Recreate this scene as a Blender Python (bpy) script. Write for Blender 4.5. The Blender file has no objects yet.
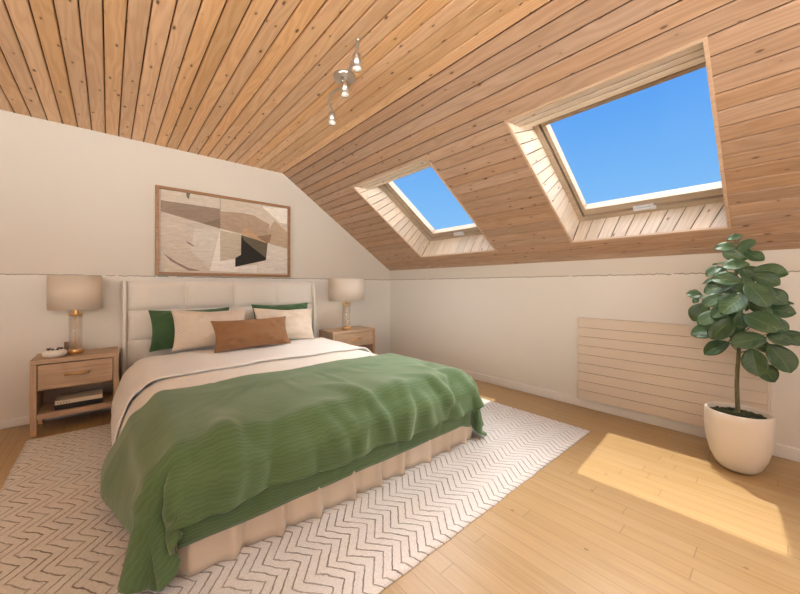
import bpy, bmesh, math, random
from mathutils import Vector, Matrix, noise

SC = bpy.context.scene
COL = SC.collection
V = Vector
PI = math.pi

# draped cloth shapes (grid size, flat extents, vertex positions row by row as steps of half a millimetre)
DRAPE = {
    'duvet': (33, 23, (-0.17, 2.1), (1.75, 3.335), (
        (90,14,42,47,65,111,117,140,139,137,134,137,138,137,138,138,137,138,137,138,138,137,138,137,138,138,139,136,129,98,51,14,13,4,94,12,40,46,65,112,115,
140,139,139,134,137,138,137,138,138,137,138,137,138,138,137,138,137,138,139,136,139,130,98,49,14,12,6,93,11,40,47,65,113,114,139,139,139,136,137,138,
137,138,138,137,138,137,138,138,137,138,137,138,137,139,140,128,98,49,14,12,5,91,12,39,47,67,114,112,139,138,140,137,137,138,137,138,138,137,138,137,
138,138,137,138,137,138,138,139,139,129,98,48,14,12,5,91,12,40,47,65,115,111,140,139,138,138,137,138,137,138,138,137,138,137,138,138,137,138,137,138,
138,139,140,129,98,50,12,11,5,88,14,40,48,65,114,112,139,140,139,137,137,138,137,138,138,137,138,137,138,138,137,138,137,138,138,140,139,129,99,46,14,
12,6,87,14,41,47,65,114,112,139,140,138,139,137,138,137,138,138,137,138,137,138,138,137,138,137,138,139,139,140,128,99,46,14,12,6,87,13,39,47,68,114,
111,140,139,140,138,137,138,137,138,138,137,138,137,138,138,137,138,137,138,139,140,139,129,99,46,13,14,5,88,13,41,47,64,114,112,139,140,140,138,137,
138,137,138,138,137,138,137,138,138,137,138,137,138,139,140,140,129,99,45,14,12,5,87,14,41,47,64,114,112,139,140,139,139,137,138,137,138,138,137,138,
137,138,138,137,138,137,138,139,140,140,127,100,46,13,13,4,84,13,42,49,65,114,112,139,140,139,139,137,138,137,138,138,137,138,137,138,138,137,138,137,
138,139,140,140,128,99,50,14,12,5,89,13,40,48,63,115,111,139,140,139,139,137,138,137,138,138,137,138,137,138,138,137,138,137,138,139,140,139,129,99,46,
13,12,5,92,12,38,45,66,115,111,140,139,140,138,137,138,137,138,138,137,138,137,138,138,137,138,137,138,139,140,140,128,100,45,15,15,8,82,14,43,50,63,
107,120,140,139,140,138,137,138,137,138,138,137,138,137,138,138,137,138,137,138,139,139,140,130,99,45,16,17,9,87,13,41,49,64,114,111,140,139,140,138,
137,138,137,138,138,137,138,137,138,138,137,138,137,138,138,140,140,128,99,47,13,12,6,91,13,40,47,63,114,111,140,139,139,139,137,138,137,138,138,137,
138,137,138,138,137,138,137,138,139,139,140,127,100,51,15,11,3,85,12,41,49,67,114,112,139,140,139,138,137,138,137,138,138,137,138,137,138,138,137,138,
137,138,138,140,139,130,98,46,14,13,6,90,13,40,47,64,114,112,140,139,139,138,137,138,137,138,138,137,138,137,138,138,137,138,137,138,138,140,139,129,
98,47,14,12,6,91,12,40,47,65,113,113,139,140,137,139,137,138,137,138,138,137,138,137,138,138,137,138,137,138,138,139,140,129,99,46,14,12,6,88,14,40,48,
65,114,112,140,139,139,137,137,138,137,138,138,137,138,137,138,138,137,138,137,138,139,138,139,129,98,48,14,12,6,89,14,40,48,65,114,112,140,137,140,
137,137,138,137,138,138,137,138,137,138,138,137,138,137,138,138,139,139,128,98,49,14,12,6,89,14,40,47,66,114,113,138,139,139,137,137,138,137,138,138,
137,138,137,138,138,137,138,137,138,137,139,139,129,97,50,14,12,5,89,15,40,47,65,113,114,139,139,138,137,137,138,137,138,138,137,138,137,138,138,137,
138,137,138,136,138,140,129,97,51,14,12,5,92,12,40,48,65,112,115,140,138,138,136,137,138,137,138,138,137,138,137,138,138,137,138,137,138,133,139,140,
130,96,53,14,12,6,),
        (3480,1,1,0,1,1,2,2,3,12,-3,0,0,0,0,0,0,0,0,0,0,0,0,0,0,-4,-3,-5,-2,-1,-2,-1,-1,0,3620,0,1,1,1,1,1,3,3,3,4,0,0,0,0,0,0,0,0,0,0,0,0,0,0,-3,-6,-2,-1,-2,
-1,-1,-1,0,3759,1,1,0,1,1,2,2,3,3,3,0,0,0,0,0,0,0,0,0,0,0,0,0,0,-5,-3,-2,-1,-1,-2,0,-1,-1,3899,0,1,1,0,2,1,2,3,3,1,0,0,0,0,0,0,0,0,0,0,0,0,0,0,-3,-3,
-2,-1,-1,-1,-1,-1,0,4038,1,0,1,1,1,1,2,1,5,0,0,0,0,0,0,0,0,0,0,0,0,0,0,0,-3,-2,-1,-1,-2,0,-1,-1,-1,4178,0,1,0,1,1,1,2,2,1,2,0,0,0,0,0,0,0,0,0,0,0,0,0,
0,-2,-2,-1,-1,-1,-1,-1,0,-1,4318,0,0,1,1,0,1,2,2,1,1,0,0,0,0,0,0,0,0,0,0,0,0,0,0,-2,-1,-1,-1,-1,-1,0,-1,0,4457,1,0,0,1,0,1,2,2,0,1,0,0,0,0,0,0,0,0,0,0,
0,0,0,0,0,-1,-2,-1,-1,-1,0,0,-1,4597,0,0,1,0,0,1,0,1,1,2,0,0,0,0,0,0,0,0,0,0,0,0,0,0,-3,-1,0,0,0,0,-1,0,0,4736,1,0,0,0,1,0,0,1,1,0,0,0,0,0,0,0,0,0,0,0,
0,0,0,0,-1,0,0,-1,0,0,0,0,-1,4876,0,0,0,0,1,0,1,0,1,-1,0,0,0,0,0,0,0,0,0,0,0,0,0,0,0,0,0,-1,0,0,0,0,0,5015,0,0,0,1,0,0,0,0,0,0,0,0,0,0,0,0,0,0,0,0,0,0,
0,0,1,0,-1,0,0,0,0,0,0,5155,0,-1,0,1,0,0,0,0,-1,0,0,0,0,0,0,0,0,0,0,0,0,0,0,0,0,1,0,0,0,0,1,0,-1,5294,0,0,0,-1,0,0,1,0,-1,-1,0,0,0,0,0,0,0,0,0,0,0,0,0,
0,0,1,0,0,1,0,0,0,0,5433,0,0,0,-1,0,-1,-1,-1,0,1,0,0,0,0,0,0,0,0,0,0,0,0,0,0,1,1,0,0,1,0,0,0,0,5572,0,0,0,-1,0,-1,-1,-1,0,-1,0,0,0,0,0,0,0,0,0,0,0,0,0,
0,2,0,1,1,1,0,1,0,0,5712,-1,0,0,-1,0,-1,-1,-1,-1,-1,0,0,0,0,0,0,0,0,0,0,0,0,0,0,1,1,2,1,1,1,0,0,1,5852,-1,-1,0,0,-1,-1,-1,-1,-2,-1,0,0,0,0,0,0,0,0,0,0,
0,0,0,0,1,2,2,1,1,1,0,1,0,5991,-1,0,0,-1,-1,-1,-1,-1,-3,-1,0,0,0,0,0,0,0,0,0,0,0,0,0,0,2,2,2,1,1,1,1,0,1,6131,-1,-1,0,-1,0,-1,-2,-1,-3,-2,0,0,0,0,0,0,
0,0,0,0,0,0,0,0,3,2,2,1,2,1,0,1,1,6270,-1,0,-1,0,-1,-1,-2,-3,-4,0,0,0,0,0,0,0,0,0,0,0,0,0,0,0,3,3,2,2,1,1,1,0,1,6410,-1,-1,0,-1,-1,-1,-2,-4,-4,-1,0,0,
0,0,0,0,0,0,0,0,0,0,0,0,5,3,2,2,1,1,1,1,1,6549,-1,0,-1,-1,-1,-1,-3,-4,-4,-1,0,0,0,0,0,0,0,0,0,0,0,0,0,0,5,4,3,1,2,1,1,1,0,6688,0,-1,0,-1,-1,-2,-3,-4,
-3,-3,0,0,0,0,0,0,0,0,0,0,0,0,0,0,5,5,3,2,1,1,1,1,1,),
        (259,139,139,140,130,91,58,-2,0,0,27,0,-3,-3,1,2,0,-2,-5,-6,-1,4,3,-3,-7,-7,0,0,-33,-102,-125,-140,-139,-140,258,139,140,139,130,91,60,-3,0,3,25,2,-3,
-5,-2,-1,-1,0,-3,-3,1,3,1,-4,-7,-6,0,0,-34,-101,-126,-139,-140,-139,257,139,140,139,130,90,64,-5,0,1,23,6,-2,-8,-7,-4,1,5,1,0,-2,1,0,-4,-4,-7,0,0,-35,
-101,-126,-139,-140,-139,256,140,139,140,130,88,67,-6,0,0,19,10,-1,-11,-11,-7,4,9,6,2,-2,-1,-2,-3,-2,1,-11,0,-36,-101,-125,-140,-139,-140,256,139,140,
139,130,88,68,-6,0,5,15,10,-1,-12,-11,-9,3,9,8,6,1,0,-4,-4,-3,-13,0,0,-36,-101,-126,-140,-139,-139,255,140,139,139,131,88,68,-6,0,3,19,7,-3,-9,-7,-5,2,
6,5,4,1,0,-3,-4,-2,-14,0,0,-37,-99,-127,-140,-139,-140,255,139,139,140,130,89,68,-6,0,14,6,3,-1,-4,-1,-1,0,2,0,-1,0,2,-3,-4,-2,-10,0,0,-37,-100,-127,
-140,-139,-139,254,140,139,139,131,89,69,-7,0,1,13,3,2,3,3,-1,-4,-3,-2,-1,2,3,-4,-7,-2,-6,0,0,-36,-101,-127,-140,-139,-140,254,139,140,139,131,89,69,
-7,0,0,8,5,6,5,3,-4,-8,-5,1,4,7,4,-7,-11,-5,-3,0,0,-37,-100,-128,-139,-140,-139,254,139,140,139,131,89,68,-6,-1,1,4,4,5,5,5,-2,-7,-5,0,4,7,4,-6,-11,-6,
-1,0,0,-39,-99,-127,-139,-140,-139,254,139,139,140,131,89,68,-6,0,0,6,2,1,4,7,3,-2,-4,-3,-4,1,3,-1,-5,-4,-4,0,0,-38,-100,-127,-139,-140,-139,254,139,
140,139,131,88,72,1,2,2,-2,0,-1,3,8,6,1,-3,-6,-11,-6,3,3,1,-1,-9,0,0,-37,-100,-128,-139,-140,-139,254,139,139,140,131,88,70,-7,0,7,13,1,-2,0,5,3,0,0,
-6,-11,-6,2,5,2,2,2,-3,-5,-46,-100,-128,-139,-140,-139,254,139,140,139,132,96,57,-3,1,10,16,3,-3,-4,-3,-3,0,4,-2,-7,-4,4,3,1,2,-16,-2,0,-37,-99,-128,
-140,-139,-140,254,139,140,139,131,89,68,-6,0,9,18,6,-2,-7,-7,-9,-1,6,2,-2,0,5,1,-2,2,-17,-2,0,-38,-100,-126,-140,-139,-140,254,140,139,139,131,88,69,
-6,0,15,8,7,0,-6,-8,-9,-2,6,3,-1,1,6,1,-1,2,-3,-5,-4,-48,-99,-127,-140,-139,-140,255,139,139,140,130,89,69,-7,0,2,15,6,1,-5,-5,-6,-2,2,2,2,5,6,1,-1,1,
-21,-3,0,-36,-101,-127,-140,-139,-139,255,139,140,139,130,90,67,-6,0,1,16,4,-1,-5,-2,-1,-2,-2,-1,3,8,7,0,-3,-2,-19,-1,0,-37,-100,-127,-139,-139,-140,
255,140,139,139,131,89,67,-6,0,15,8,2,-3,-5,0,1,-2,-4,-5,2,9,6,-2,-6,-5,-11,0,0,-36,-100,-127,-140,-139,-139,256,139,139,140,130,89,67,-6,0,12,18,0,-5,
-6,0,2,-1,-5,-5,1,6,5,-3,-7,-5,3,-10,0,-36,-100,-127,-139,-139,-139,256,140,139,139,131,88,66,-5,16,-1,17,-4,-8,-6,1,4,1,-4,-4,0,5,2,-3,-4,-3,-9,0,0,
-36,-100,-126,-139,-139,-140,257,139,140,139,130,89,65,6,-11,12,14,-6,-8,-5,3,6,1,-4,-2,1,3,0,-1,2,2,-18,0,0,-35,-100,-126,-139,-140,-139,257,140,139,
140,130,90,65,-7,0,2,16,-4,-5,-2,3,6,1,-4,-3,0,2,-2,2,6,5,-10,-13,0,-34,-101,-125,-139,-140,-139,258,139,140,139,130,91,61,-4,0,0,16,-1,-2,-1,2,3,1,-1,
-1,-3,-4,-3,3,9,7,-25,0,0,-32,-103,-124,-139,-140,-139,),
    )),
    'band': (42, 14, (-0.2, 2.13), (2.47, 3.24), (
        (57,9,28,38,36,42,93,70,110,113,112,112,111,111,111,111,111,111,111,111,111,111,111,111,111,111,111,111,111,111,111,110,112,113,112,114,79,87,28,10,11,
8,4,56,9,29,37,37,42,93,69,110,113,113,112,111,111,111,111,111,111,111,111,111,111,111,111,111,111,111,111,111,111,111,111,112,112,113,113,79,87,28,10,
12,8,2,56,9,28,38,36,43,93,69,110,113,112,113,111,111,111,111,111,111,111,111,111,111,111,111,111,111,111,111,111,111,111,111,112,112,113,114,78,87,29,
10,11,9,3,55,9,28,38,37,43,93,69,110,113,112,112,112,111,111,111,111,111,111,111,111,111,111,111,111,111,111,111,111,111,111,111,112,113,112,114,78,87,
30,10,11,9,3,55,8,29,38,37,43,92,69,111,112,113,112,112,111,111,111,111,111,111,111,111,111,111,111,111,111,111,111,111,111,111,110,113,113,112,114,78,
87,31,10,11,8,4,55,7,29,39,36,44,92,69,110,113,113,113,111,111,111,111,111,111,111,111,111,111,111,111,111,111,111,111,111,111,111,111,112,113,112,114,
78,87,31,10,11,9,3,55,7,29,38,37,44,92,69,110,113,113,112,112,111,111,111,111,111,111,111,111,111,111,111,111,111,111,111,111,111,111,111,113,112,113,
113,77,88,31,10,11,9,3,55,8,28,38,37,44,92,69,110,113,113,112,112,111,111,111,111,111,111,111,111,111,111,111,111,111,111,111,111,111,111,111,112,113,
112,114,78,87,31,10,11,9,3,56,8,28,38,36,44,93,68,111,112,113,112,112,111,111,111,111,111,111,111,111,111,111,111,111,111,111,111,111,111,111,111,113,
112,113,113,78,87,31,9,11,9,4,56,9,28,37,37,43,93,69,110,112,113,113,111,111,111,111,111,111,111,111,111,111,111,111,111,111,111,111,111,111,111,111,
112,113,112,114,78,87,30,10,11,9,4,57,8,28,38,36,43,93,69,110,113,112,113,111,111,111,111,111,111,111,111,111,111,111,111,111,111,111,111,111,111,111,
111,112,113,112,114,78,87,30,10,11,9,4,57,8,28,38,37,43,92,70,110,112,113,113,110,111,111,111,111,111,111,111,111,111,111,111,111,111,111,111,111,111,
111,111,112,113,112,113,79,87,30,10,11,9,4,56,9,29,38,36,43,93,69,110,113,113,112,110,111,111,111,111,111,111,111,111,111,111,111,111,111,111,111,111,
111,111,110,113,112,113,113,79,86,30,10,11,9,4,56,10,28,38,37,42,93,70,110,113,112,112,110,111,111,111,111,111,111,111,111,111,111,111,111,111,111,111,
111,111,111,110,112,113,112,114,79,86,29,10,11,8,4,58,9,28,38,36,42,93,70,111,113,113,112,108,111,111,111,111,111,111,111,111,111,111,111,111,111,111,
111,111,111,111,108,113,112,113,114,80,86,28,10,11,9,3,),
        (4932,0,0,0,0,0,0,1,0,1,1,2,3,0,0,0,0,0,0,0,0,0,0,0,0,0,0,0,0,0,0,-1,-3,-2,0,-1,0,-1,0,0,0,-1,0,5043,0,0,0,0,1,0,0,0,1,1,2,2,0,0,0,0,0,0,0,0,0,0,0,0,0,
0,0,0,0,0,-1,-2,-1,-1,-1,0,-1,0,0,0,0,-1,5154,0,1,0,0,0,0,0,1,0,1,1,2,0,0,0,0,0,0,0,0,0,0,0,0,0,0,0,0,0,0,-1,-1,-1,-1,-1,0,0,0,-1,0,0,0,5266,0,0,0,0,0,
0,0,1,0,1,1,1,0,0,0,0,0,0,0,0,0,0,0,0,0,0,0,0,0,0,-1,0,-1,-1,0,-1,0,0,0,-1,0,0,5377,0,0,0,0,0,0,0,1,0,1,0,1,0,0,0,0,0,0,0,0,0,0,0,0,0,0,0,0,0,0,0,-1,0,
-1,0,-1,0,0,0,0,0,0,5489,0,0,0,-1,0,0,0,1,1,0,0,0,0,0,0,0,0,0,0,0,0,0,0,0,0,0,0,0,0,0,0,0,0,-1,0,0,0,0,-1,0,0,0,5600,0,0,0,0,0,0,-1,0,0,0,-1,2,0,0,0,0,
0,0,0,0,0,0,0,0,0,0,0,0,0,0,0,0,0,0,0,0,0,0,0,0,-1,0,5712,-1,0,0,0,0,0,0,-1,0,0,0,0,0,0,0,0,0,0,0,0,0,0,0,0,0,0,0,0,0,0,0,-1,1,0,1,0,0,0,0,0,0,0,5823,
0,0,-1,0,0,0,0,-1,0,0,0,-1,0,0,0,0,0,0,0,0,0,0,0,0,0,0,0,0,0,0,0,0,1,0,1,0,0,0,0,0,1,0,5935,-1,0,0,0,0,-1,0,-1,0,0,0,-2,0,0,0,0,0,0,0,0,0,0,0,0,0,0,0,
0,0,0,0,0,2,0,1,0,0,1,0,0,0,0,6046,0,-1,0,0,0,-1,0,0,-1,-2,0,-1,0,0,0,0,0,0,0,0,0,0,0,0,0,0,0,0,0,0,1,0,2,0,1,0,1,0,0,0,0,1,6158,-1,0,0,-1,0,0,-1,0,-1,
-1,-1,-2,0,0,0,0,0,0,0,0,0,0,0,0,0,0,0,0,0,0,1,1,2,1,0,1,0,0,0,1,0,0,6269,0,-1,0,0,-1,0,0,-1,-1,-1,-2,-2,0,0,0,0,0,0,0,0,0,0,0,0,0,0,0,0,0,0,1,2,2,1,0,
1,0,0,1,0,0,0,6380,0,-1,0,0,0,-1,0,-1,-1,-1,-2,-3,0,0,0,0,0,0,0,0,0,0,0,0,0,0,0,0,0,0,2,2,2,1,1,0,1,0,0,0,1,0,6492,-1,0,-1,0,0,-1,0,-1,-1,-1,-3,-3,0,0,
0,0,0,0,0,0,0,0,0,0,0,0,0,0,0,0,2,4,1,1,1,0,1,0,0,1,0,0,),
        (257,113,112,113,112,109,71,90,9,0,0,0,5,4,1,-1,1,4,6,5,1,-3,-2,-5,-6,-4,1,3,1,-2,-2,-7,0,0,0,-1,-81,-73,-106,-113,-112,-113,-112,257,112,113,112,113,
109,71,89,10,0,0,0,9,4,1,-1,0,4,6,6,1,-2,-2,-7,-9,-6,-1,4,3,1,0,0,-11,0,0,-1,-81,-73,-106,-113,-112,-113,-112,257,112,113,112,113,109,71,89,10,0,0,5,
11,5,1,-1,-2,1,4,2,1,-1,0,-6,-9,-6,-1,4,3,2,1,-4,-10,0,0,-1,-82,-73,-106,-112,-113,-112,-112,257,112,113,112,113,109,70,90,10,0,0,11,10,6,2,-1,-4,-2,
-1,-2,0,1,3,-4,-6,-5,0,4,2,1,2,-2,-10,-5,0,-1,-82,-73,-106,-112,-113,-112,-113,257,112,113,112,113,109,70,90,10,0,0,7,15,6,4,0,-5,-5,-5,-6,-2,3,5,-1,
-3,-2,2,4,0,0,1,-9,-9,0,0,-2,-82,-72,-106,-112,-113,-112,-113,257,112,113,112,113,108,71,90,11,-1,0,3,17,6,5,2,-4,-7,-7,-8,-3,4,5,2,-1,-1,3,4,-1,-1,1,
-9,-10,0,0,-2,-82,-72,-106,-112,-113,-113,-112,257,112,113,112,113,108,71,90,10,0,0,2,13,6,6,3,-3,-5,-7,-7,-3,2,5,1,0,1,4,3,0,0,1,1,-8,-4,-4,-9,-82,
-72,-106,-112,-113,-113,-112,257,113,112,112,113,108,71,90,10,0,0,0,12,5,5,2,-2,-4,-5,-4,-3,1,2,1,1,4,5,4,0,-1,0,-7,-14,-2,0,-2,-82,-72,-106,-112,-113,
-112,-113,257,113,112,112,113,109,70,90,10,0,0,0,12,5,4,0,-3,-3,-2,-2,-1,-1,-1,-1,3,6,6,3,0,-3,-1,-2,-9,-7,-3,-2,-81,-73,-106,-112,-113,-112,-112,257,
113,112,113,112,109,71,89,10,0,0,1,15,5,2,-1,-4,-3,0,1,-1,-3,-3,-3,3,6,8,2,-2,-4,-4,-5,-10,0,0,-2,-82,-72,-106,-112,-113,-112,-112,258,112,113,112,113,
108,71,89,10,0,0,2,19,5,2,-2,-4,-4,1,1,-1,-3,-4,-4,1,6,6,2,-3,-6,-4,-1,-9,0,0,-1,-82,-73,-105,-113,-112,-113,-112,258,113,112,112,113,109,70,90,9,0,0,
5,22,4,0,-4,-6,-3,1,2,0,-3,-4,-4,1,4,5,1,-4,-5,-5,-7,0,0,0,-1,-82,-73,-105,-113,-112,-112,-113,259,112,112,113,112,109,70,90,9,0,0,6,23,3,-3,-6,-7,-3,
2,4,1,-2,-4,-2,0,4,3,-1,-3,-3,-2,-10,0,0,0,-1,-81,-73,-106,-112,-113,-112,-112,259,112,113,112,113,109,70,89,9,0,0,13,13,1,-4,-7,-6,-2,3,5,2,-2,-3,-2,
1,3,1,-1,0,0,1,-13,-3,0,0,0,-82,-73,-106,-112,-113,-112,-112,259,113,112,112,113,109,70,90,8,0,0,0,20,0,-4,-5,-4,-1,4,4,2,-1,-4,-1,1,2,0,-1,2,4,3,-17,
-4,0,0,0,-81,-74,-105,-113,-112,-113,-112,),
    )),
    'blanket': (104, 42, (-0.185, 2.15), (1.155, 2.09), (
        (251,27,-3,28,30,2,26,-8,-7,-7,-6,-5,9,1,36,-10,-22,-3,45,30,42,45,47,48,47,47,47,47,48,47,47,48,47,47,47,48,47,47,48,47,47,48,47,47,48,47,47,48,47,47,
48,47,47,48,47,48,47,47,48,47,48,47,47,48,47,47,48,47,47,48,47,47,48,47,47,48,47,47,47,48,47,110,45,27,-16,46,33,45,27,7,39,14,-11,-21,12,22,29,23,-28,
-31,-20,32,40,31,45,290,7,-22,-7,29,29,1,28,-12,-12,-13,-2,1,16,17,24,-15,-19,39,39,37,47,47,47,47,47,47,48,47,47,48,47,47,47,48,47,47,48,47,47,47,48,
47,47,48,47,47,48,47,47,48,47,48,47,47,48,47,47,48,47,47,48,47,47,48,47,47,48,47,47,48,47,47,47,48,47,47,48,47,47,47,98,46,35,-8,45,35,42,9,35,21,-13,
-15,15,26,32,31,-14,-26,-30,23,22,19,47,42,245,21,19,-10,-14,30,29,-1,29,-9,-26,-1,-3,4,31,30,-8,-21,29,43,38,47,47,47,47,48,47,47,47,48,47,47,47,48,
47,47,47,48,47,47,48,47,47,48,47,47,48,47,47,48,47,47,48,47,47,48,47,47,48,47,47,47,48,47,47,48,47,47,48,47,47,47,48,47,47,48,47,47,47,48,47,85,46,42,
2,40,43,30,15,32,-16,-8,16,29,36,38,-3,-30,-18,25,23,23,-4,33,46,205,24,22,19,-3,-12,29,30,-3,29,-20,22,-16,-10,2,25,31,-23,18,46,40,47,47,48,47,47,47,
47,48,47,47,47,48,47,47,47,48,47,47,48,47,47,48,47,47,47,48,47,47,48,47,47,48,47,47,48,47,47,47,48,47,47,48,47,47,47,48,47,47,48,47,47,47,48,47,47,48,
47,47,47,47,73,47,46,16,35,42,21,31,-18,-4,17,32,38,42,9,-28,-4,25,23,19,4,-2,25,42,171,17,23,23,21,5,-12,29,29,-4,24,-4,31,-19,-15,6,32,16,-7,47,42,
47,48,47,47,47,47,48,47,47,48,47,47,47,47,48,47,47,48,47,47,47,48,47,47,48,47,47,47,48,47,47,48,47,47,47,48,47,47,48,47,47,47,48,47,47,48,47,47,47,48,
47,47,47,48,47,47,47,48,47,47,63,47,47,31,31,40,25,-18,1,17,31,41,43,21,-25,8,29,23,15,6,5,3,18,30,142,18,14,19,22,23,13,-8,29,6,12,10,32,30,-21,-20,
12,41,-11,45,48,47,47,47,47,48,47,47,47,47,48,47,47,47,48,47,47,47,48,47,47,48,47,47,47,48,47,47,48,47,47,47,48,47,47,47,48,47,47,47,48,47,47,47,48,47,
47,48,47,47,47,48,47,47,47,48,47,47,47,47,47,55,47,47,49,31,31,-17,6,14,28,43,44,30,-20,19,31,24,15,6,3,8,15,19,21,106,22,19,17,13,20,22,24,14,8,2,22,
17,27,35,-22,-22,33,8,42,49,47,47,47,48,47,47,47,47,48,47,47,47,48,47,47,47,48,47,47,48,47,47,47,48,47,47,47,48,47,47,47,48,47,47,47,48,47,47,47,48,47,
47,47,47,48,47,47,48,47,47,47,48,47,47,47,48,47,47,47,48,49,48,47,48,42,-9,7,10,24,43,44,38,-14,28,30,23,15,9,10,13,19,22,22,19,69,17,20,21,20,13,23,
20,24,19,13,-1,29,20,31,35,-23,-17,45,39,41,45,47,48,47,47,47,47,48,47,47,47,48,47,47,47,47,48,47,47,48,47,47,47,48,47,47,47,48,47,47,47,48,47,47,47,
48,47,47,47,47,48,47,47,47,48,47,47,47,48,47,47,47,48,47,47,47,48,47,47,47,48,47,48,46,39,-7,9,15,43,43,42,-6,35,28,20,14,16,20,22,24,21,12,17,19,80,2,
4,7,13,17,23,23,21,18,23,20,1,32,24,34,36,-25,22,47,36,46,47,47,47,47,47,48,47,47,47,48,47,47,47,47,48,47,47,48,47,47,47,48,47,47,47,47,48,47,47,47,48,
47,47,47,47,48,47,47,47,47,48,47,47,47,47,48,47,47,47,48,47,47,48,47,47,47,48,47,47,47,48,47,46,37,-8,10,41,42,42,8,37,22,16,21,23,30,29,21,22,20,20,
18,17,121,-2,-1,0,0,1,5,10,15,19,22,23,24,14,37,36,24,33,-9,46,39,47,47,47,47,47,48,47,47,48,47,47,47,47,47,48,47,47,48,47,47,47,48,47,47,47,47,48,47,
47,47,47,48,47,47,47,47,47,48,47,47,47,47,47,48,47,47,47,48,47,47,47,48,47,47,47,48,47,47,48,47,47,47,48,46,36,-9,38,39,41,25,33,12,25,28,29,31,30,29,
24,20,13,10,8,6,161,0,-1,0,-1,-1,-4,0,2,4,11,14,19,12,41,37,33,33,6,47,44,47,47,47,48,47,47,47,48,47,47,47,48,47,47,47,47,48,47,47,47,48,47,47,47,47,
48,47,47,47,47,47,48,47,47,47,47,47,47,47,48,47,47,47,47,47,48,47,47,47,48,47,47,47,48,47,47,48,47,47,48,47,48,47,48,17,37,36,38,44,24,16,31,30,30,29,
25,21,17,14,9,5,3,3,4,192,1,0,0,-1,0,0,-1,-1,-7,11,6,4,-7,27,39,33,33,31,46,50,47,48,47,48,47,48,47,47,47,48,47,47,47,47,48,47,47,47,48,47,47,47,47,48,
47,47,47,47,47,47,47,47,48,47,47,47,47,47,47,47,47,47,48,47,47,47,47,48,47,47,47,48,47,47,47,48,47,47,48,47,48,48,47,52,37,31,34,33,42,36,18,22,19,18,
17,17,15,12,11,6,5,3,3,3,189,1,2,2,1,2,2,2,2,1,0,0,0,-3,32,41,32,34,24,43,49,48,47,48,47,48,47,47,48,47,47,47,48,47,47,47,47,47,48,47,47,47,48,47,47,
47,47,47,47,48,47,47,47,47,46,47,47,47,47,48,47,47,47,47,47,47,48,47,47,47,47,48,47,47,47,48,47,47,48,47,48,47,48,48,50,38,26,33,35,42,35,0,10,14,16,
16,16,14,13,11,8,5,4,4,4,155,2,2,2,3,2,2,2,3,3,3,5,7,12,33,38,35,34,23,42,49,48,47,48,47,47,48,47,47,48,47,47,47,47,47,48,47,47,47,47,48,47,47,47,47,
47,48,47,47,47,47,47,47,46,46,48,47,47,47,47,47,47,47,47,48,47,47,47,47,48,47,47,47,47,48,47,47,48,47,47,48,47,48,47,50,40,25,34,36,39,34,3,10,12,12,
13,13,13,12,10,7,4,2,3,3,175,2,2,2,2,2,2,2,3,2,4,3,2,2,34,37,35,34,23,42,48,48,47,47,48,47,47,48,47,47,47,48,47,47,47,47,47,48,47,47,47,47,47,48,47,47,
47,47,47,47,47,48,47,45,46,47,47,47,47,47,47,48,47,47,47,47,47,47,48,47,47,47,47,48,47,47,48,47,47,48,47,47,48,47,49,41,26,34,34,39,33,5,10,12,13,13,
12,12,11,8,7,3,2,2,2,187,2,1,2,1,2,1,1,2,1,1,-1,-1,7,36,36,35,33,23,42,48,48,47,47,48,47,47,47,48,47,47,47,47,48,47,47,47,47,47,47,48,47,47,47,47,47,
47,48,47,47,47,47,47,45,45,47,47,47,47,48,47,47,47,47,47,47,48,47,47,47,47,47,48,47,47,47,48,47,47,48,47,47,47,48,48,42,25,33,35,39,34,6,10,12,13,13,
12,12,10,8,6,2,2,1,2,193,1,1,2,0,1,1,0,0,1,0,0,0,7,37,37,34,32,23,43,48,47,47,47,48,47,47,47,47,48,47,47,47,47,47,48,47,47,47,47,47,47,48,47,47,47,47,
47,47,47,47,48,47,44,44,47,48,47,47,47,47,47,47,47,48,47,47,47,47,47,47,48,47,47,47,47,48,47,47,47,48,47,47,47,48,42,25,33,35,38,35,7,10,12,13,13,13,
11,11,8,5,2,1,2,1,196,1,1,0,1,0,0,0,0,1,0,0,-1,9,38,37,34,31,24,43,47,47,47,48,47,47,47,47,47,48,47,47,47,47,47,47,47,48,47,47,47,47,47,47,47,47,47,48,
47,47,47,47,47,44,44,47,47,47,47,47,47,47,47,48,47,47,47,47,47,47,48,47,47,47,47,47,48,47,47,47,47,47,48,47,47,43,24,32,35,39,37,7,10,12,12,13,13,12,
10,9,5,2,1,1,1,189,1,1,1,2,1,1,1,1,0,1,0,0,10,39,37,33,32,23,44,47,47,47,47,47,47,47,47,47,47,48,47,47,47,47,47,47,47,47,47,48,47,47,47,47,47,47,47,47,
47,47,47,48,43,43,47,47,47,47,47,47,48,47,47,47,47,47,47,47,47,48,47,47,47,47,47,47,47,48,47,47,47,47,47,48,42,24,31,35,38,39,9,9,12,13,13,12,12,11,8,
6,2,1,0,1,177,1,1,1,1,2,3,2,3,2,2,2,-1,14,40,36,34,31,24,43,47,47,47,47,47,47,47,47,47,48,47,47,47,47,47,47,47,47,47,47,47,47,47,47,47,47,48,47,47,47,
47,47,47,42,43,47,47,47,47,48,47,47,47,47,47,47,47,47,47,47,48,47,47,47,47,47,47,47,47,47,47,47,47,48,47,43,23,31,34,38,40,10,10,12,12,13,13,12,11,8,6,
3,0,0,1,165,1,1,2,3,2,4,3,4,3,4,2,0,16,42,36,33,31,24,44,47,47,47,47,47,47,47,47,47,47,47,47,47,47,47,47,47,47,47,47,47,47,47,47,47,47,47,47,47,47,47,
47,47,42,42,47,47,47,48,47,47,47,47,47,47,47,47,47,47,47,47,47,47,47,47,47,47,48,47,47,47,47,47,47,47,43,23,30,35,38,41,12,9,12,12,13,13,12,10,8,7,3,1,
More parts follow.
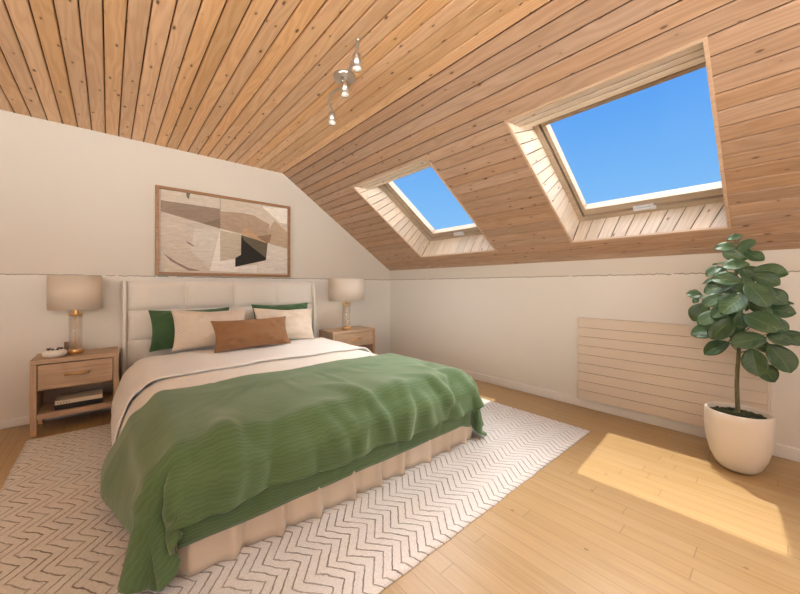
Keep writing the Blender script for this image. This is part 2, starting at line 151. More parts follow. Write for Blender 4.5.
-1,0,153,1,0,2,3,4,5,5,6,5,4,4,1,18,43,35,33,32,24,45,46,47,47,46,47,47,47,47,47,47,47,47,47,47,47,47,47,47,47,47,47,47,47,46,47,47,47,47,47,48,47,47,
47,41,41,47,48,47,47,47,47,47,47,47,47,47,47,47,47,47,47,47,47,47,47,47,47,47,47,47,47,47,47,47,47,43,23,30,34,39,42,14,9,11,12,12,12,12,12,9,8,3,0,-2,
0,141,1,0,3,3,5,6,7,7,6,7,5,1,20,43,35,33,31,25,46,46,47,47,46,46,47,47,47,47,47,47,47,47,47,47,47,47,47,47,47,48,47,45,46,47,47,48,47,47,47,47,47,47,
41,41,47,47,47,47,47,47,47,47,48,47,47,46,47,47,47,47,47,47,47,47,46,47,47,47,47,47,47,47,46,47,44,22,31,35,37,43,17,8,11,13,13,13,14,12,9,6,2,-2,-2,0,
129,0,1,3,5,6,7,8,8,8,8,6,2,22,43,35,33,31,26,47,47,46,47,47,45,46,47,47,47,47,47,47,47,47,47,47,47,47,47,47,47,47,45,45,48,47,47,47,47,47,47,47,47,41,
40,47,47,47,47,47,48,47,47,47,47,46,46,47,47,47,47,47,47,47,47,47,47,47,47,47,47,47,45,46,47,45,22,32,34,37,44,19,9,12,13,14,13,13,10,8,4,1,-1,0,0,116,
1,1,3,6,7,9,9,10,10,9,7,3,22,43,36,33,32,26,48,47,46,46,47,47,45,45,47,47,47,47,47,47,47,47,47,47,47,47,47,47,47,45,45,47,47,47,47,47,47,48,47,47,39,
40,47,47,47,48,47,47,47,47,47,46,46,47,47,46,47,47,47,47,47,47,47,47,47,47,47,47,45,45,47,47,46,22,33,33,37,44,22,7,12,12,13,13,11,10,7,6,2,1,0,0,104,
1,1,4,6,9,10,11,11,11,10,9,3,24,43,35,32,31,31,48,47,47,46,45,47,47,45,45,47,47,47,46,47,47,47,47,47,47,47,47,47,47,45,44,47,47,47,48,47,47,47,47,47,
39,39,48,47,47,47,47,47,47,47,46,46,47,47,46,47,47,47,47,47,47,47,47,47,46,47,47,44,44,47,47,48,47,23,32,34,36,45,23,5,10,12,13,12,11,11,9,7,3,1,0,0,
92,1,1,4,8,9,12,12,13,13,11,11,3,25,42,36,32,30,34,48,47,47,47,45,46,47,47,44,44,47,47,47,47,47,46,47,47,47,47,47,47,47,45,43,48,47,47,47,47,47,47,47,
47,39,39,47,47,47,47,47,47,47,46,46,46,48,46,46,47,47,47,47,47,47,47,47,46,47,47,43,44,47,47,47,48,48,24,32,34,36,44,24,4,11,11,13,13,12,11,9,7,4,0,0,
0,76,1,2,6,10,11,13,14,14,15,13,11,4,27,41,35,33,30,35,48,48,47,47,47,45,45,47,47,44,44,47,47,47,46,47,46,47,48,47,47,47,47,43,44,47,47,47,47,47,47,47,
47,47,38,39,47,48,47,47,47,47,45,45,47,47,47,46,47,46,47,47,47,47,47,47,46,46,47,44,43,47,47,47,47,48,48,26,33,33,36,44,24,4,10,12,13,13,13,11,9,7,3,1,
0,0,67,1,1,6,9,12,15,16,16,15,15,12,5,28,41,34,33,30,38,48,47,47,48,47,47,45,45,47,47,44,43,47,47,47,46,46,47,47,47,47,47,47,43,43,47,47,48,47,47,47,
46,46,47,39,39,47,47,47,47,48,44,45,47,47,47,46,46,47,47,47,47,47,47,47,45,45,47,44,43,47,47,47,47,47,48,48,31,32,32,36,42,25,4,10,12,13,13,13,11,9,7,
4,0,1,0,54,1,2,6,11,13,16,17,17,17,16,14,6,30,40,34,33,30,39,48,48,47,47,47,47,48,44,45,47,47,45,42,47,47,45,46,47,47,47,47,47,47,43,43,47,47,47,47,47,
47,46,46,47,39,39,47,47,47,47,47,44,45,47,47,47,45,46,47,47,47,47,47,46,45,45,47,44,43,47,47,47,47,47,48,47,48,34,31,33,35,42,25,4,10,12,13,13,13,11,9,
8,4,0,0,0,40,1,3,7,12,15,17,18,19,19,17,15,7,31,40,35,32,30,40,49,47,47,48,47,47,47,48,44,45,47,46,46,42,47,46,46,44,47,47,47,47,47,43,43,47,47,46,47,
47,47,46,45,47,40,39,47,47,47,47,47,44,44,47,47,47,45,45,47,47,47,46,47,44,45,47,44,44,46,47,47,47,47,47,48,47,48,37,31,32,35,41,27,3,11,12,13,12,13,
11,10,7,4,1,0,0,28,1,2,8,13,16,19,20,20,20,19,15,10,32,40,35,33,28,41,49,47,48,47,47,48,47,47,47,45,45,47,44,47,42,47,45,47,44,47,46,47,47,43,43,47,46,
46,47,47,47,45,46,47,40,39,47,47,47,47,46,44,44,47,47,46,46,44,47,47,46,46,44,44,47,45,44,46,46,47,48,47,47,48,47,47,49,38,30,33,35,40,28,4,10,12,13,
13,12,12,9,8,4,1,0,0,15,1,2,9,14,17,19,21,22,22,20,18,12,33,40,35,33,28,41,49,47,48,47,48,47,48,47,47,47,45,45,47,43,47,43,47,45,44,47,46,45,48,42,44,
47,45,45,47,47,47,45,45,47,40,41,46,47,47,46,46,45,43,46,47,45,47,44,47,45,45,44,45,47,44,45,46,46,47,47,48,47,48,47,47,48,49,40,31,34,33,38,28,5,11,
11,13,13,13,11,10,7,5,1,0,0,2,1,3,10,15,19,21,24,23,23,20,18,13,35,40,35,34,27,41,49,47,48,47,48,47,48,47,48,47,47,45,46,46,43,47,43,47,45,43,46,46,46,
42,47,44,45,45,46,47,47,44,45,47,41,42,46,46,47,46,45,45,44,46,45,45,44,47,44,45,44,45,47,44,45,46,45,47,48,47,48,48,47,48,47,48,48,41,29,32,35,39,31,
5,10,12,13,12,13,12,9,8,5,1,0,0,-11,0,4,11,16,21,23,24,25,25,22,18,15,36,41,35,33,26,42,49,47,47,48,47,48,48,48,47,49,48,45,45,45,45,45,45,45,44,45,45,
45,45,45,45,45,45,45,44,45,45,45,45,45,45,45,45,45,45,44,45,45,45,45,45,45,45,45,45,44,45,45,45,45,45,45,45,49,48,48,48,47,48,48,47,48,48,41,28,33,35,
39,31,6,10,12,13,13,12,12,10,8,5,1,0,0,-18,0,4,10,16,20,23,25,26,26,23,21,18,38,40,35,34,25,42,49,47,47,48,47,47,48,48,47,48,48,45,45,45,45,45,45,45,
44,45,45,45,45,45,45,45,45,45,44,45,45,45,45,45,45,45,45,45,45,44,45,45,45,45,45,45,45,45,45,44,45,45,45,45,45,45,45,48,48,47,48,48,47,48,47,47,49,42,
26,33,35,39,33,7,10,12,12,13,13,12,10,8,6,1,0,-1,-18,0,4,11,17,20,24,26,26,26,23,19,17,40,40,35,33,24,43,48,48,47,47,48,47,48,47,48,47,47,45,45,45,45,
45,45,45,44,45,45,45,45,45,45,45,45,45,44,45,45,45,45,45,45,45,45,45,45,44,45,45,45,45,45,45,45,45,45,44,45,45,45,45,45,45,45,47,48,47,48,47,47,48,47,
47,49,42,25,34,34,39,35,7,10,12,13,13,12,12,10,8,5,2,0,0,-18,0,4,11,17,21,24,26,26,25,23,19,19,41,40,34,33,24,43,48,47,48,47,47,48,47,47,47,47,47,45,
45,45,45,45,45,45,44,45,45,45,45,45,45,45,45,45,44,45,45,45,45,45,45,45,45,45,45,44,45,45,45,45,45,45,45,45,45,44,45,45,45,45,45,45,45,46,47,48,47,47,
47,48,47,47,48,43,25,33,34,38,38,8,10,11,13,13,13,11,11,8,5,2,0,0,-18,0,4,12,17,21,24,25,26,25,22,19,21,43,39,35,32,24,43,48,47,47,48,47,47,47,47,47,
47,46,45,45,45,45,45,45,45,44,45,45,45,45,45,45,45,45,45,44,45,45,45,45,45,45,45,45,45,45,44,45,45,45,45,45,45,45,45,45,44,45,45,45,45,45,45,45,46,47,
47,46,47,48,47,47,47,48,44,24,32,35,38,39,9,9,12,12,13,13,12,11,8,6,2,0,-1,-18,0,5,11,17,21,24,26,26,24,23,18,22,44,39,34,33,23,44,48,47,47,47,48,47,
47,47,45,47,46,45,45,45,45,45,45,45,44,45,45,45,45,45,45,45,45,45,44,45,45,45,45,45,45,45,45,45,45,44,45,45,45,45,45,45,45,45,45,44,45,45,45,45,45,45,
45,45,47,47,46,46,48,47,47,47,48,44,23,33,34,37,41,10,10,11,13,13,13,12,10,8,6,2,0,1,-19,0,6,12,17,21,24,26,25,25,22,17,25,43,40,34,32,24,44,48,47,47,
47,47,47,48,45,46,47,45,45,45,45,45,45,45,45,44,45,45,45,45,45,45,45,45,45,44,45,45,45,45,45,45,45,45,45,45,44,45,45,45,45,45,45,45,45,45,44,45,45,45,
45,45,45,45,46,47,43,47,47,47,47,47,47,48,44,23,33,34,37,42,12,9,11,13,13,12,12,11,9,5,3,0,0,-18,0,5,13,17,21,25,25,26,25,22,16,25,46,38,34,32,24,44,
48,47,47,47,47,47,47,46,47,42,47,45,45,45,45,45,45,45,44,45,45,45,45,45,45,45,45,45,44,45,45,45,45,45,45,45,45,45,45,44,45,45,45,45,45,45,45,45,45,44,
45,45,45,45,45,45,45,45,47,44,44,47,47,47,48,47,47,45,24,32,34,36,43,15,8,11,12,13,13,12,11,9,6,2,1,0,-19,1,6,12,18,22,24,26,25,25,22,16,25,47,38,33,
32,25,44,47,48,47,47,47,48,47,47,44,44,44,45,45,45,45,45,45,45,44,45,45,45,45,45,45,45,45,45,44,45,45,45,45,45,45,45,45,45,45,44,45,45,45,45,45,45,45,
45,45,44,45,45,45,45,45,45,45,46,40,47,45,46,48,47,47,47,47,46,24,32,34,36,44,16,8,11,12,13,13,12,11,9,6,3,0,0,),
        (2710,-39,-29,14,10,36,18,-31,-32,-31,-30,-30,33,37,-12,-43,-35,-41,-14,35,23,11,6,2,1,1,0,0,0,0,0,0,0,0,0,-1,0,0,0,0,0,0,0,0,-1,0,0,0,0,0,0,0,0,0,0,0,
0,0,0,1,0,0,0,0,0,0,0,0,0,1,0,0,0,0,0,0,0,0,-1,-1,-2,-4,-11,-36,-42,15,31,16,34,39,21,36,-22,15,32,27,20,-27,-25,-24,-31,-23,-22,3,-16,2737,-36,-22,
-28,12,10,37,13,-31,-30,-31,-29,-29,32,31,-34,-39,-36,-25,26,29,9,4,1,0,0,0,-1,0,0,0,0,0,0,0,-1,0,0,0,0,0,0,0,-1,0,0,0,0,0,0,0,0,0,0,0,0,0,0,0,0,0,1,0,
0,0,0,0,0,0,1,0,0,0,0,0,1,0,0,1,0,0,-3,-7,-29,-44,17,29,21,39,28,35,-18,21,31,26,19,-19,-34,-28,-24,15,-1,-18,-2,-10,2736,-8,-13,-27,-27,10,10,36,9,
-32,-27,-29,-29,-28,22,23,-41,-35,-33,19,27,8,2,-1,-1,0,0,0,0,-1,0,0,0,0,-1,0,0,0,0,0,0,-1,0,0,0,0,0,0,0,0,0,0,0,0,0,0,0,0,0,0,0,0,0,1,0,0,0,0,0,1,0,0,
0,0,1,0,0,0,0,1,2,0,-4,-20,-44,24,19,32,38,31,-12,25,31,26,18,-12,-37,-21,-34,-2,3,6,24,5,-8,2745,-1,-6,-12,-28,-26,9,7,37,3,-30,-33,-20,-25,-26,30,
-18,-33,-39,10,25,5,-2,-1,0,0,0,0,0,-1,0,0,0,0,-1,0,0,0,0,-1,0,0,0,0,0,0,0,0,0,0,0,0,0,0,0,0,0,0,0,0,0,0,0,0,1,0,0,0,0,0,1,0,0,1,0,0,0,0,0,-1,1,3,0,
-10,-41,28,21,36,31,-2,28,32,25,16,-5,-36,-21,-37,1,6,12,22,23,10,-5,2722,15,8,-1,-9,-26,-25,11,2,39,-7,-39,-17,-19,-22,-25,23,-38,-39,0,21,-2,-1,0,0,
0,0,0,0,0,-1,0,0,-1,0,0,0,0,-1,0,0,0,0,0,0,0,0,0,0,0,0,0,0,-1,0,0,0,0,1,0,0,0,0,0,0,0,1,0,0,0,0,1,0,1,0,0,1,0,0,-1,-3,3,3,0,-33,31,24,34,7,31,31,26,14,
0,-34,-22,-36,3,10,16,21,22,22,13,1,2693,15,18,14,6,-4,-21,-26,-16,34,31,-31,-15,-17,-17,-19,-24,-4,-41,-11,3,0,-1,0,0,0,0,0,0,0,0,0,0,0,-1,0,0,0,0,-1,
0,0,0,0,0,0,0,0,0,0,0,0,0,0,0,0,0,0,0,0,0,0,1,0,0,0,0,0,0,0,0,0,1,0,0,1,0,0,0,-1,0,-1,-1,-1,-5,30,31,18,32,32,27,11,3,-29,-25,-33,6,14,19,21,22,20,16,
13,8,2674,9,12,16,19,13,3,-11,-23,-28,36,24,-29,-21,-3,-16,-17,-14,-37,-18,1,0,1,0,0,0,-1,0,0,0,-1,0,0,0,0,-1,0,0,0,0,0,0,0,-1,0,0,0,0,0,0,0,0,0,0,0,0,
0,0,0,0,0,0,0,1,0,0,0,0,0,1,0,0,0,1,0,0,1,0,0,1,0,1,0,1,-4,19,32,32,32,28,8,3,-20,-29,-28,11,17,20,21,21,17,11,6,-4,-7,2697,-6,-1,3,9,22,1,9,1,-19,-24,
36,14,-29,-15,3,-15,-21,-15,-17,-16,10,2,0,0,0,0,1,0,0,0,0,0,0,0,0,0,0,0,0,0,0,0,0,0,0,0,-1,0,0,1,0,0,0,-1,0,0,0,0,0,0,0,0,0,0,0,0,1,0,0,0,0,0,0,0,0,0,
0,0,0,0,0,1,1,-5,19,30,31,31,-2,8,-10,-35,-18,14,20,20,20,18,11,0,-4,-16,-10,-8,2742,-4,-7,-9,-9,-6,-1,3,6,13,-11,-17,37,-2,-25,-4,5,-13,-32,5,-20,9,3,
0,1,0,0,1,0,0,0,0,0,0,0,0,0,0,1,0,0,0,0,0,0,0,0,0,0,0,0,0,0,0,0,0,0,0,0,-1,0,0,0,0,0,0,0,0,0,0,0,0,0,0,0,0,0,0,0,0,0,0,0,0,-5,20,31,31,-2,2,0,-37,-8,
18,21,19,17,7,2,-14,-7,-5,0,3,4,2765,1,-1,-3,-4,-6,-7,-10,-9,-8,-3,-3,0,32,-4,-1,-13,-4,-29,10,-17,7,2,1,1,0,0,0,0,1,0,-1,0,0,0,0,1,0,0,0,1,0,0,0,0,0,
0,0,0,0,0,1,0,0,-1,0,0,-1,0,0,0,0,0,0,0,0,-1,0,0,0,0,1,0,0,0,0,0,0,-1,0,0,0,0,1,-5,21,32,-1,0,-1,-29,3,20,17,13,10,-9,-2,2,4,7,8,7,7,7,2790,-3,-2,-2,
-2,-2,1,-3,-6,-8,-9,-9,-7,-8,14,14,1,-5,-28,3,-8,4,1,1,0,0,0,0,0,0,0,-1,0,0,0,1,0,0,0,0,0,0,0,1,0,1,0,0,0,0,0,0,0,0,0,0,0,-1,0,-1,0,0,0,0,0,0,-1,0,0,0,
0,0,1,0,-1,0,1,0,0,0,0,0,-1,1,-2,24,-16,0,0,-3,11,16,3,7,8,9,10,10,8,8,5,5,4,4,3,2824,-2,-3,-3,-3,-2,-3,-2,-3,1,-9,-6,-5,-11,-2,2,-2,-3,-5,-8,3,2,0,0,
-1,0,-1,0,-1,0,-1,-1,0,-1,-1,0,0,-1,-1,0,-1,0,0,-1,0,0,0,0,-1,0,0,0,0,0,0,0,1,0,0,0,1,0,1,0,1,0,1,0,0,1,0,1,1,1,0,1,1,0,1,0,1,0,0,0,-1,5,5,3,2,-1,2,14,
11,11,8,7,4,3,2,0,-2,1,2,1,2,2871,-3,-3,-2,-3,-3,-3,-3,-3,-3,-5,-5,-6,-6,-4,-1,-2,-3,-1,-3,-1,0,0,-1,0,-1,0,-1,0,-1,-1,0,-1,-1,0,-1,-1,0,-1,-1,0,-1,0,
-1,0,0,-1,0,0,-1,0,0,-1,0,1,0,1,0,1,1,0,1,0,1,0,1,0,1,1,0,1,0,1,1,1,0,1,0,1,1,0,1,0,1,2,2,2,3,2,2,2,3,2,3,2,3,3,2,3,3,3,3,2,3,3,2903,-2,-2,-3,-2,-3,-2,
-2,-3,-2,-3,-2,-3,-5,-2,-3,-2,-2,-2,-2,-1,0,0,-1,0,-1,0,-1,0,-1,-1,0,-1,-1,0,-1,-1,0,-1,-1,0,-1,0,-1,0,-1,0,0,-1,0,0,-1,0,0,0,1,1,0,1,1,0,1,0,1,0,1,0,
1,1,0,1,0,1,1,0,1,1,0,1,1,0,1,0,1,1,2,3,2,3,2,3,2,2,2,3,2,2,2,3,2,3,2,2,3,2,2946,-3,-2,-2,-3,-2,-2,-3,-2,-2,-3,-2,-2,-2,-2,-3,-2,-2,-2,-2,-1,0,-1,0,0,
-1,0,-1,-1,0,-1,0,-1,-1,0,-1,-1,0,-1,-1,0,-1,-1,0,0,-1,0,0,-1,0,0,-1,0,-1,1,1,1,0,1,0,1,0,1,1,0,1,0,1,0,1,1,0,1,1,0,1,1,0,1,0,1,1,0,1,1,2,3,2,2,3,2,3,
2,2,2,3,2,2,2,3,2,2,3,2,2,2991,-2,-3,-2,-2,-2,-2,-3,-2,-2,-2,-2,-2,-2,-3,-2,-2,-2,-2,-2,-1,0,-1,0,-1,0,-1,0,-1,0,-1,-1,0,-1,-1,0,-1,-1,0,-1,-1,0,-1,0,
-1,0,0,-1,0,0,-1,0,0,-1,1,1,0,1,1,0,1,0,1,0,1,0,1,1,0,1,0,1,1,0,1,1,0,1,1,0,1,1,0,1,1,2,2,3,2,2,3,2,3,2,2,2,3,2,2,2,3,2,2,3,2,3037,-2,-2,-2,-3,-2,-2,
-2,-2,-2,-2,-3,-2,-2,-2,-2,-2,-2,-2,-2,-1,0,-1,0,-1,0,-1,0,-1,0,-1,-1,0,-1,-1,0,-1,-1,0,-1,-1,0,-1,0,-1,0,-1,0,0,0,-1,0,-1,0,1,1,0,1,0,1,1,0,1,0,1,0,1,
0,1,1,0,1,1,0,1,1,0,1,0,1,1,0,1,1,1,2,2,2,3,2,3,2,2,2,3,2,2,3,2,2,2,3,2,2,3,3084,-2,-3,-2,-2,-2,-2,-2,-2,-3,-2,-2,-2,-2,-2,-2,-2,-2,-2,-2,-1,0,-1,-1,0,
0,-1,0,-1,-1,0,-1,0,-1,-1,-1,0,-1,-1,0,-1,-1,0,-1,0,0,-1,0,0,-1,0,0,-1,0,1,0,1,1,0,1,0,1,0,1,1,0,1,0,1,0,1,1,0,1,1,0,1,1,0,1,1,0,1,1,1,2,2,2,2,3,2,3,2,
2,2,3,2,2,3,2,2,3,2,2,2,3130,-2,-2,-2,-2,-2,-2,-3,-2,-2,-2,-2,-2,-2,-3,-2,-2,-1,-2,-2,-1,-1,0,-1,0,-1,0,-1,0,-1,0,-1,-1,0,-1,-1,0,-1,-1,-1,0,-1,0,-1,0,
-1,0,0,-1,0,0,0,-1,0,1,0,1,1,0,1,0,1,0,1,0,1,0,1,0,1,1,0,1,1,1,0,1,1,0,1,1,0,1,1,1,2,2,2,2,3,2,2,3,2,2,2,3,2,2,3,2,2,3,2,2,3177,-2,-2,-2,-3,-2,-2,-2,
-2,-2,-2,-2,-3,-2,-2,-2,-2,-2,-1,-2,-1,-1,0,-1,0,-1,0,-1,0,-1,0,-1,-1,0,-1,-1,-1,0,-1,-1,0,-1,-1,0,-1,0,0,0,-1,0,0,-1,0,0,1,0,1,0,1,0,1,1,0,1,0,1,0,1,
0,1,0,1,1,1,0,1,1,0,1,1,0,1,1,1,1,2,2,2,2,2,3,2,2,3,2,2,3,2,2,2,3,2,2,3,2,3224,-2,-3,-2,-2,-2,-2,-2,-2,-2,-3,-2,-2,-2,-2,-2,-2,-2,-1,-2,-1,-1,-1,0,0,
-1,0,-1,0,-1,-1,0,-1,-1,0,-1,-1,0,-1,-1,-1,0,-1,0,-1,0,0,-1,0,0,0,-1,0,0,0,1,1,0,1,0,1,0,1,0,1,0,1,0,1,1,0,1,1,1,0,1,1,0,1,1,0,1,1,1,1,2,1,3,2,2,2,3,2,
2,3,2,2,3,2,2,2,3,2,2,3,3271,-3,-2,-2,-2,-2,-2,-3,-2,-2,-2,-2,-2,-2,-2,-2,-2,-2,-2,-1,-1,-2,0,0,-1,0,0,-1,-1,0,-1,0,-1,-1,0,-1,-1,-1,0,-1,-1,-1,-1,0,0,
0,-1,0,0,0,0,-1,0,0,0,1,1,0,1,0,1,0,1,0,1,0,1,0,1,0,1,1,1,0,1,1,0,1,1,0,1,1,1,1,1,1,2,2,3,2,2,2,3,2,2,3,2,2,3,2,2,2,3,2,2,3317,-2,-2,-2,-2,-3,-2,-2,-2,
-2,-2,-2,-2,-3,-1,-2,-2,-2,-2,-1,-1,-2,-1,0,0,0,-1,0,-1,0,-1,-1,0,-1,-1,0,-1,-1,-1,0,-1,-1,-1,0,0,0,-1,0,0,0,-1,0,0,0,0,1,0,1,0,1,0,1,1,0,1,0,0,0,1,1,
1,1,0,1,1,1,0,1,1,0,1,1,1,-1,2,2,2,2,3,2,2,2,2,3,2,2,2,3,2,2,3,2,2,3,2,3364,-2,-2,-3,-2,-2,-2,-2,-2,-2,-2,-3,-2,-2,-2,-2,-2,-1,-2,-3,-1,0,-1,-2,1,1,-1,
0,-1,0,-1,-1,0,-1,-1,-1,0,-1,-1,-1,0,-1,-1,0,0,-1,0,0,0,-1,0,0,0,0,0,1,0,1,0,1,0,1,0,1,0,0,0,1,1,1,1,0,1,1,1,0,1,1,0,1,1,1,-1,0,3,2,2,2,2,3,2,2,2,2,2,
3,2,2,3,2,2,3,2,3,2,3411,-3,-2,-2,-2,-2,-2,-2,-3,-2,-2,-2,-2,-2,-2,-2,-2,-2,-2,-2,-2,-1,0,-1,-1,1,1,0,-1,0,-1,-1,-1,0,-1,-1,0,-1,-1,-1,-1,0,-1,0,-1,0,
0,0,-1,0,0,0,0,0,0,1,0,1,0,0,1,1,0,1,-1,0,1,1,1,0,1,1,1,1,1,0,1,1,0,1,1,-2,0,2,2,3,2,2,2,2,2,3,2,2,2,2,3,2,2,2,3,2,3,2,3,3457,-2,-2,-2,-2,-2,-3,-2,-2,
-2,-2,-2,-2,-2,-2,-2,-2,-2,-2,-2,-3,-2,0,1,-1,-2,2,2,-1,-1,0,-1,-1,0,-1,-1,-1,0,-1,-1,-1,-1,0,-1,0,0,0,-1,0,0,0,0,0,0,0,1,0,0,1,0,1,1,0,-1,0,1,1,0,1,1,
1,1,1,1,0,1,1,0,1,1,-3,-1,2,2,3,2,2,3,2,2,2,2,3,2,2,2,2,2,3,2,3,2,3,2,3,3504,-2,-2,-2,-3,-2,-2,-2,-2,-2,-2,-3,-2,-2,-2,-2,-2,-2,-1,-3,-2,-2,-2,1,0,-1,
-1,2,2,-1,0,-1,-1,-1,0,-1,-1,-1,0,-1,-1,-1,-1,0,0,0,-1,0,0,0,0,0,0,0,0,1,0,0,1,0,1,0,0,-1,1,1,0,1,1,1,1,1,1,1,0,1,0,1,1,-3,-2,2,2,2,2,3,2,2,2,3,2,2,2,
2,3,2,2,2,2,3,2,3,2,3,2,3551,-2,-3,-2,-2,-2,-2,-2,-2,-3,-2,-2,-2,-2,-2,-2,-2,-2,-2,-2,-2,-2,-2,-2,1,1,-1,-1,1,3,0,-1,-1,-1,0,-1,-1,-1,-1,0,-1,-1,-1,0,
0,-1,0,0,0,0,-1,1,0,0,0,1,0,0,0,1,1,-1,-1,1,1,1,0,1,1,1,1,1,1,0,1,0,0,2,-3,-3,1,2,2,3,2,2,3,2,2,2,2,3,2,2,2,3,2,2,2,3,2,2,3,3,2,3597,-2,-2,-2,-2,-2,-3,
-2,-2,-2,-2,-2,-2,-2,-2,-2,-3,-2,-1,-3,-2,-2,-1,-2,-2,1,2,-1,-1,1,3,0,-1,-2,0,0,-1,-1,-1,-1,0,-1,-1,0,0,-1,0,0,0,-1,0,1,0,0,0,0,1,0,0,0,-1,0,1,1,0,0,1,
1,2,1,1,0,1,1,-1,0,2,-3,-3,1,2,2,2,2,2,3,2,2,3,2,2,2,3,2,2,2,2,3,2,2,3,2,3,2,3,3644,-2,-2,-2,-3,-2,-2,-2,-2,-2,-2,-2,-2,-3,-2,-2,-2,-2,-2,-2,-2,-2,-2,
-1,-2,-1,1,2,-1,-1,0,4,-1,-1,-1,0,0,-1,-1,-1,-1,0,-1,0,-1,0,0,0,-1,0,0,1,0,0,0,0,1,0,0,0,-1,0,1,1,0,0,1,1,1,1,1,1,1,-1,-1,2,-2,-3,1,1,2,2,2,2,2,2,2,3,
2,3,2,2,2,2,3,2,2,2,3,2,3,2,2,3,2,3691,-2,-3,-2,-2,-2,-2,-2,-2,-3,-2,-2,-2,-2,-2,-2,-2,-3,-1,-3,-1,-2,-2,-2,-1,-2,-1,2,1,-1,0,-1,5,-1,-1,-2,2,-1,-1,-1,
-1,0,-1,0,-1,0,0,-1,0,0,0,1,0,0,0,0,0,1,0,0,-1,0,1,0,1,0,1,1,1,1,0,1,-1,-1,2,-1,-3,0,1,1,2,2,2,2,2,3,2,2,3,2,2,3,2,2,2,3,2,2,3,2,2,3,2,3,2,3738,-3,-2,
-2,-2,-2,-2,-3,-2,-2,-2,-2,-2,-2,-3,-2,-2,-2,-2,-2,-2,-2,-1,-2,-2,-1,-1,-1,1,2,-1,0,-1,5,-2,-1,-1,2,-2,0,-1,-1,0,0,-1,-1,0,0,0,0,0,1,0,0,0,0,0,0,0,0,0,
0,1,0,1,0,1,1,1,-1,1,-1,-1,2,-1,-2,0,0,1,2,2,2,2,2,2,2,2,3,2,3,2,2,2,3,2,2,3,2,2,3,2,3,2,2,3,3784,-2,-2,-2,-2,-3,-2,-2,-2,-2,-2,-3,-2,-2,-2,-2,-2,-2,
-2,-2,-2,-2,-2,-1,-2,-1,-2,-1,0,1,2,-2,1,-1,4,-2,-2,2,0,-3,2,-1,-1,1,-1,-1,0,0,0,0,0,1,0,0,0,-1,1,0,-1,1,0,0,0,1,-1,1,1,2,-2,1,-2,0,2,-1,-1,0,0,0,2,1,
2,2,2,2,2,3,2,2,3,2,3,2,2,2,3,2,2,3,2,3,2,2,3,2,3,3831,-2,-2,-3,-2,-2,-2,-2,-2,-3,-2,-2,-2,-2,-2,-3,-2,-2,-2,-2,-2,-1,-2,-2,-1,-2,-1,-1,-1,1,-1,2,-1,0,
-1,4,-3,-1,3,-3,0,2,-1,-1,1,-1,0,0,0,0,0,1,0,0,0,-1,1,0,-1,1,-1,1,-1,1,-1,1,2,-3,1,-1,0,2,-2,1,-1,1,0,1,1,2,2,2,2,2,2,2,2,3,2,3,2,3,2,2,2,3,2,2,3,2,3,
2,2,3,2,3878,-3,-2,-2,-2,-2,-2,-3,-2,-2,-2,-2,-2,-2,-3,-2,-2,-2,-2,-2,-2,-2,-2,-1,-2,-1,-2,-1,-1,1,0,0,0,0,0,0,0,0,0,0,0,0,0,0,0,0,0,0,0,0,0,0,0,0,0,0,
0,0,0,0,0,0,0,0,0,0,0,0,0,0,0,0,0,0,0,0,0,1,2,1,2,2,2,2,2,3,2,2,3,2,3,2,2,3,2,2,3,2,3,2,2,3,2,3,2,3924,-2,-2,-2,-2,-3,-2,-2,-2,-2,-2,-3,-2,-2,-2,-2,-2,
-2,-2,-2,-2,-2,-2,-2,-2,-1,-2,-1,-1,-1,0,0,0,0,0,0,0,0,0,0,0,0,0,0,0,0,0,0,0,0,0,0,0,0,0,0,0,0,0,0,0,0,0,0,0,0,0,0,0,0,0,0,0,0,0,0,2,1,2,2,2,2,2,2,2,2,
3,2,3,2,3,2,2,3,2,2,2,3,2,3,2,2,3,2,3,3971,-2,-2,-3,-2,-2,-2,-2,-3,-2,-2,-2,-2,-2,-2,-3,-2,-2,-2,-2,-2,-2,-1,-3,-2,-1,-2,-1,-1,-2,0,0,0,0,0,0,0,0,0,0,
0,0,0,0,0,0,0,0,0,0,0,0,0,0,0,0,0,0,0,0,0,0,0,0,0,0,0,0,0,0,0,0,0,0,0,0,3,1,2,2,2,2,2,3,2,2,2,3,2,3,2,3,2,2,3,2,2,3,2,2,3,2,3,2,2,4018,-2,-3,-2,-2,-2,
-2,-3,-2,-2,-2,-2,-2,-3,-2,-2,-2,-2,-2,-2,-2,-2,-2,-2,-2,-2,-2,-1,-2,-3,0,0,0,0,0,0,0,0,0,0,0,0,0,0,0,0,0,0,0,0,0,0,0,0,0,0,0,0,0,0,0,0,0,0,0,0,0,0,0,
0,0,0,0,0,0,0,4,1,2,2,3,2,3,2,2,3,2,2,3,2,3,2,3,2,2,3,2,2,3,2,2,3,2,3,2,4065,-3,-2,-2,-2,-3,-2,-2,-2,-2,-3,-2,-2,-2,-2,-2,-2,-2,-2,-2,-2,-2,-2,-2,-2,
-3,-2,-2,-2,-3,0,0,0,0,0,0,0,0,0,0,0,0,0,0,0,0,0,0,0,0,0,0,0,0,0,0,0,0,0,0,0,0,0,0,0,0,0,0,0,0,0,0,0,0,0,0,3,2,2,4,2,3,2,3,2,2,3,2,2,3,3,2,2,3,2,2,3,2,
2,3,2,2,3,2,3,4111,-2,-2,-2,-3,-2,-2,-2,-2,-3,-2,-2,-2,-2,-3,-2,-2,-2,-2,-2,-2,-2,-2,-2,-2,-2,-2,-5,-1,-4,0,0,0,0,0,0,0,0,0,0,0,0,0,0,0,0,0,0,0,0,0,0,
0,0,0,0,0,0,0,0,0,0,0,0,0,0,0,0,0,0,0,0,0,0,0,0,4,2,3,3,4,2,3,2,3,2,2,3,2,3,2,3,2,2,3,2,2,3,2,2,3,2,3,2,3,4158,-2,-3,-2,-2,-2,-2,-3,-2,-2,-2,-2,-3,-2,
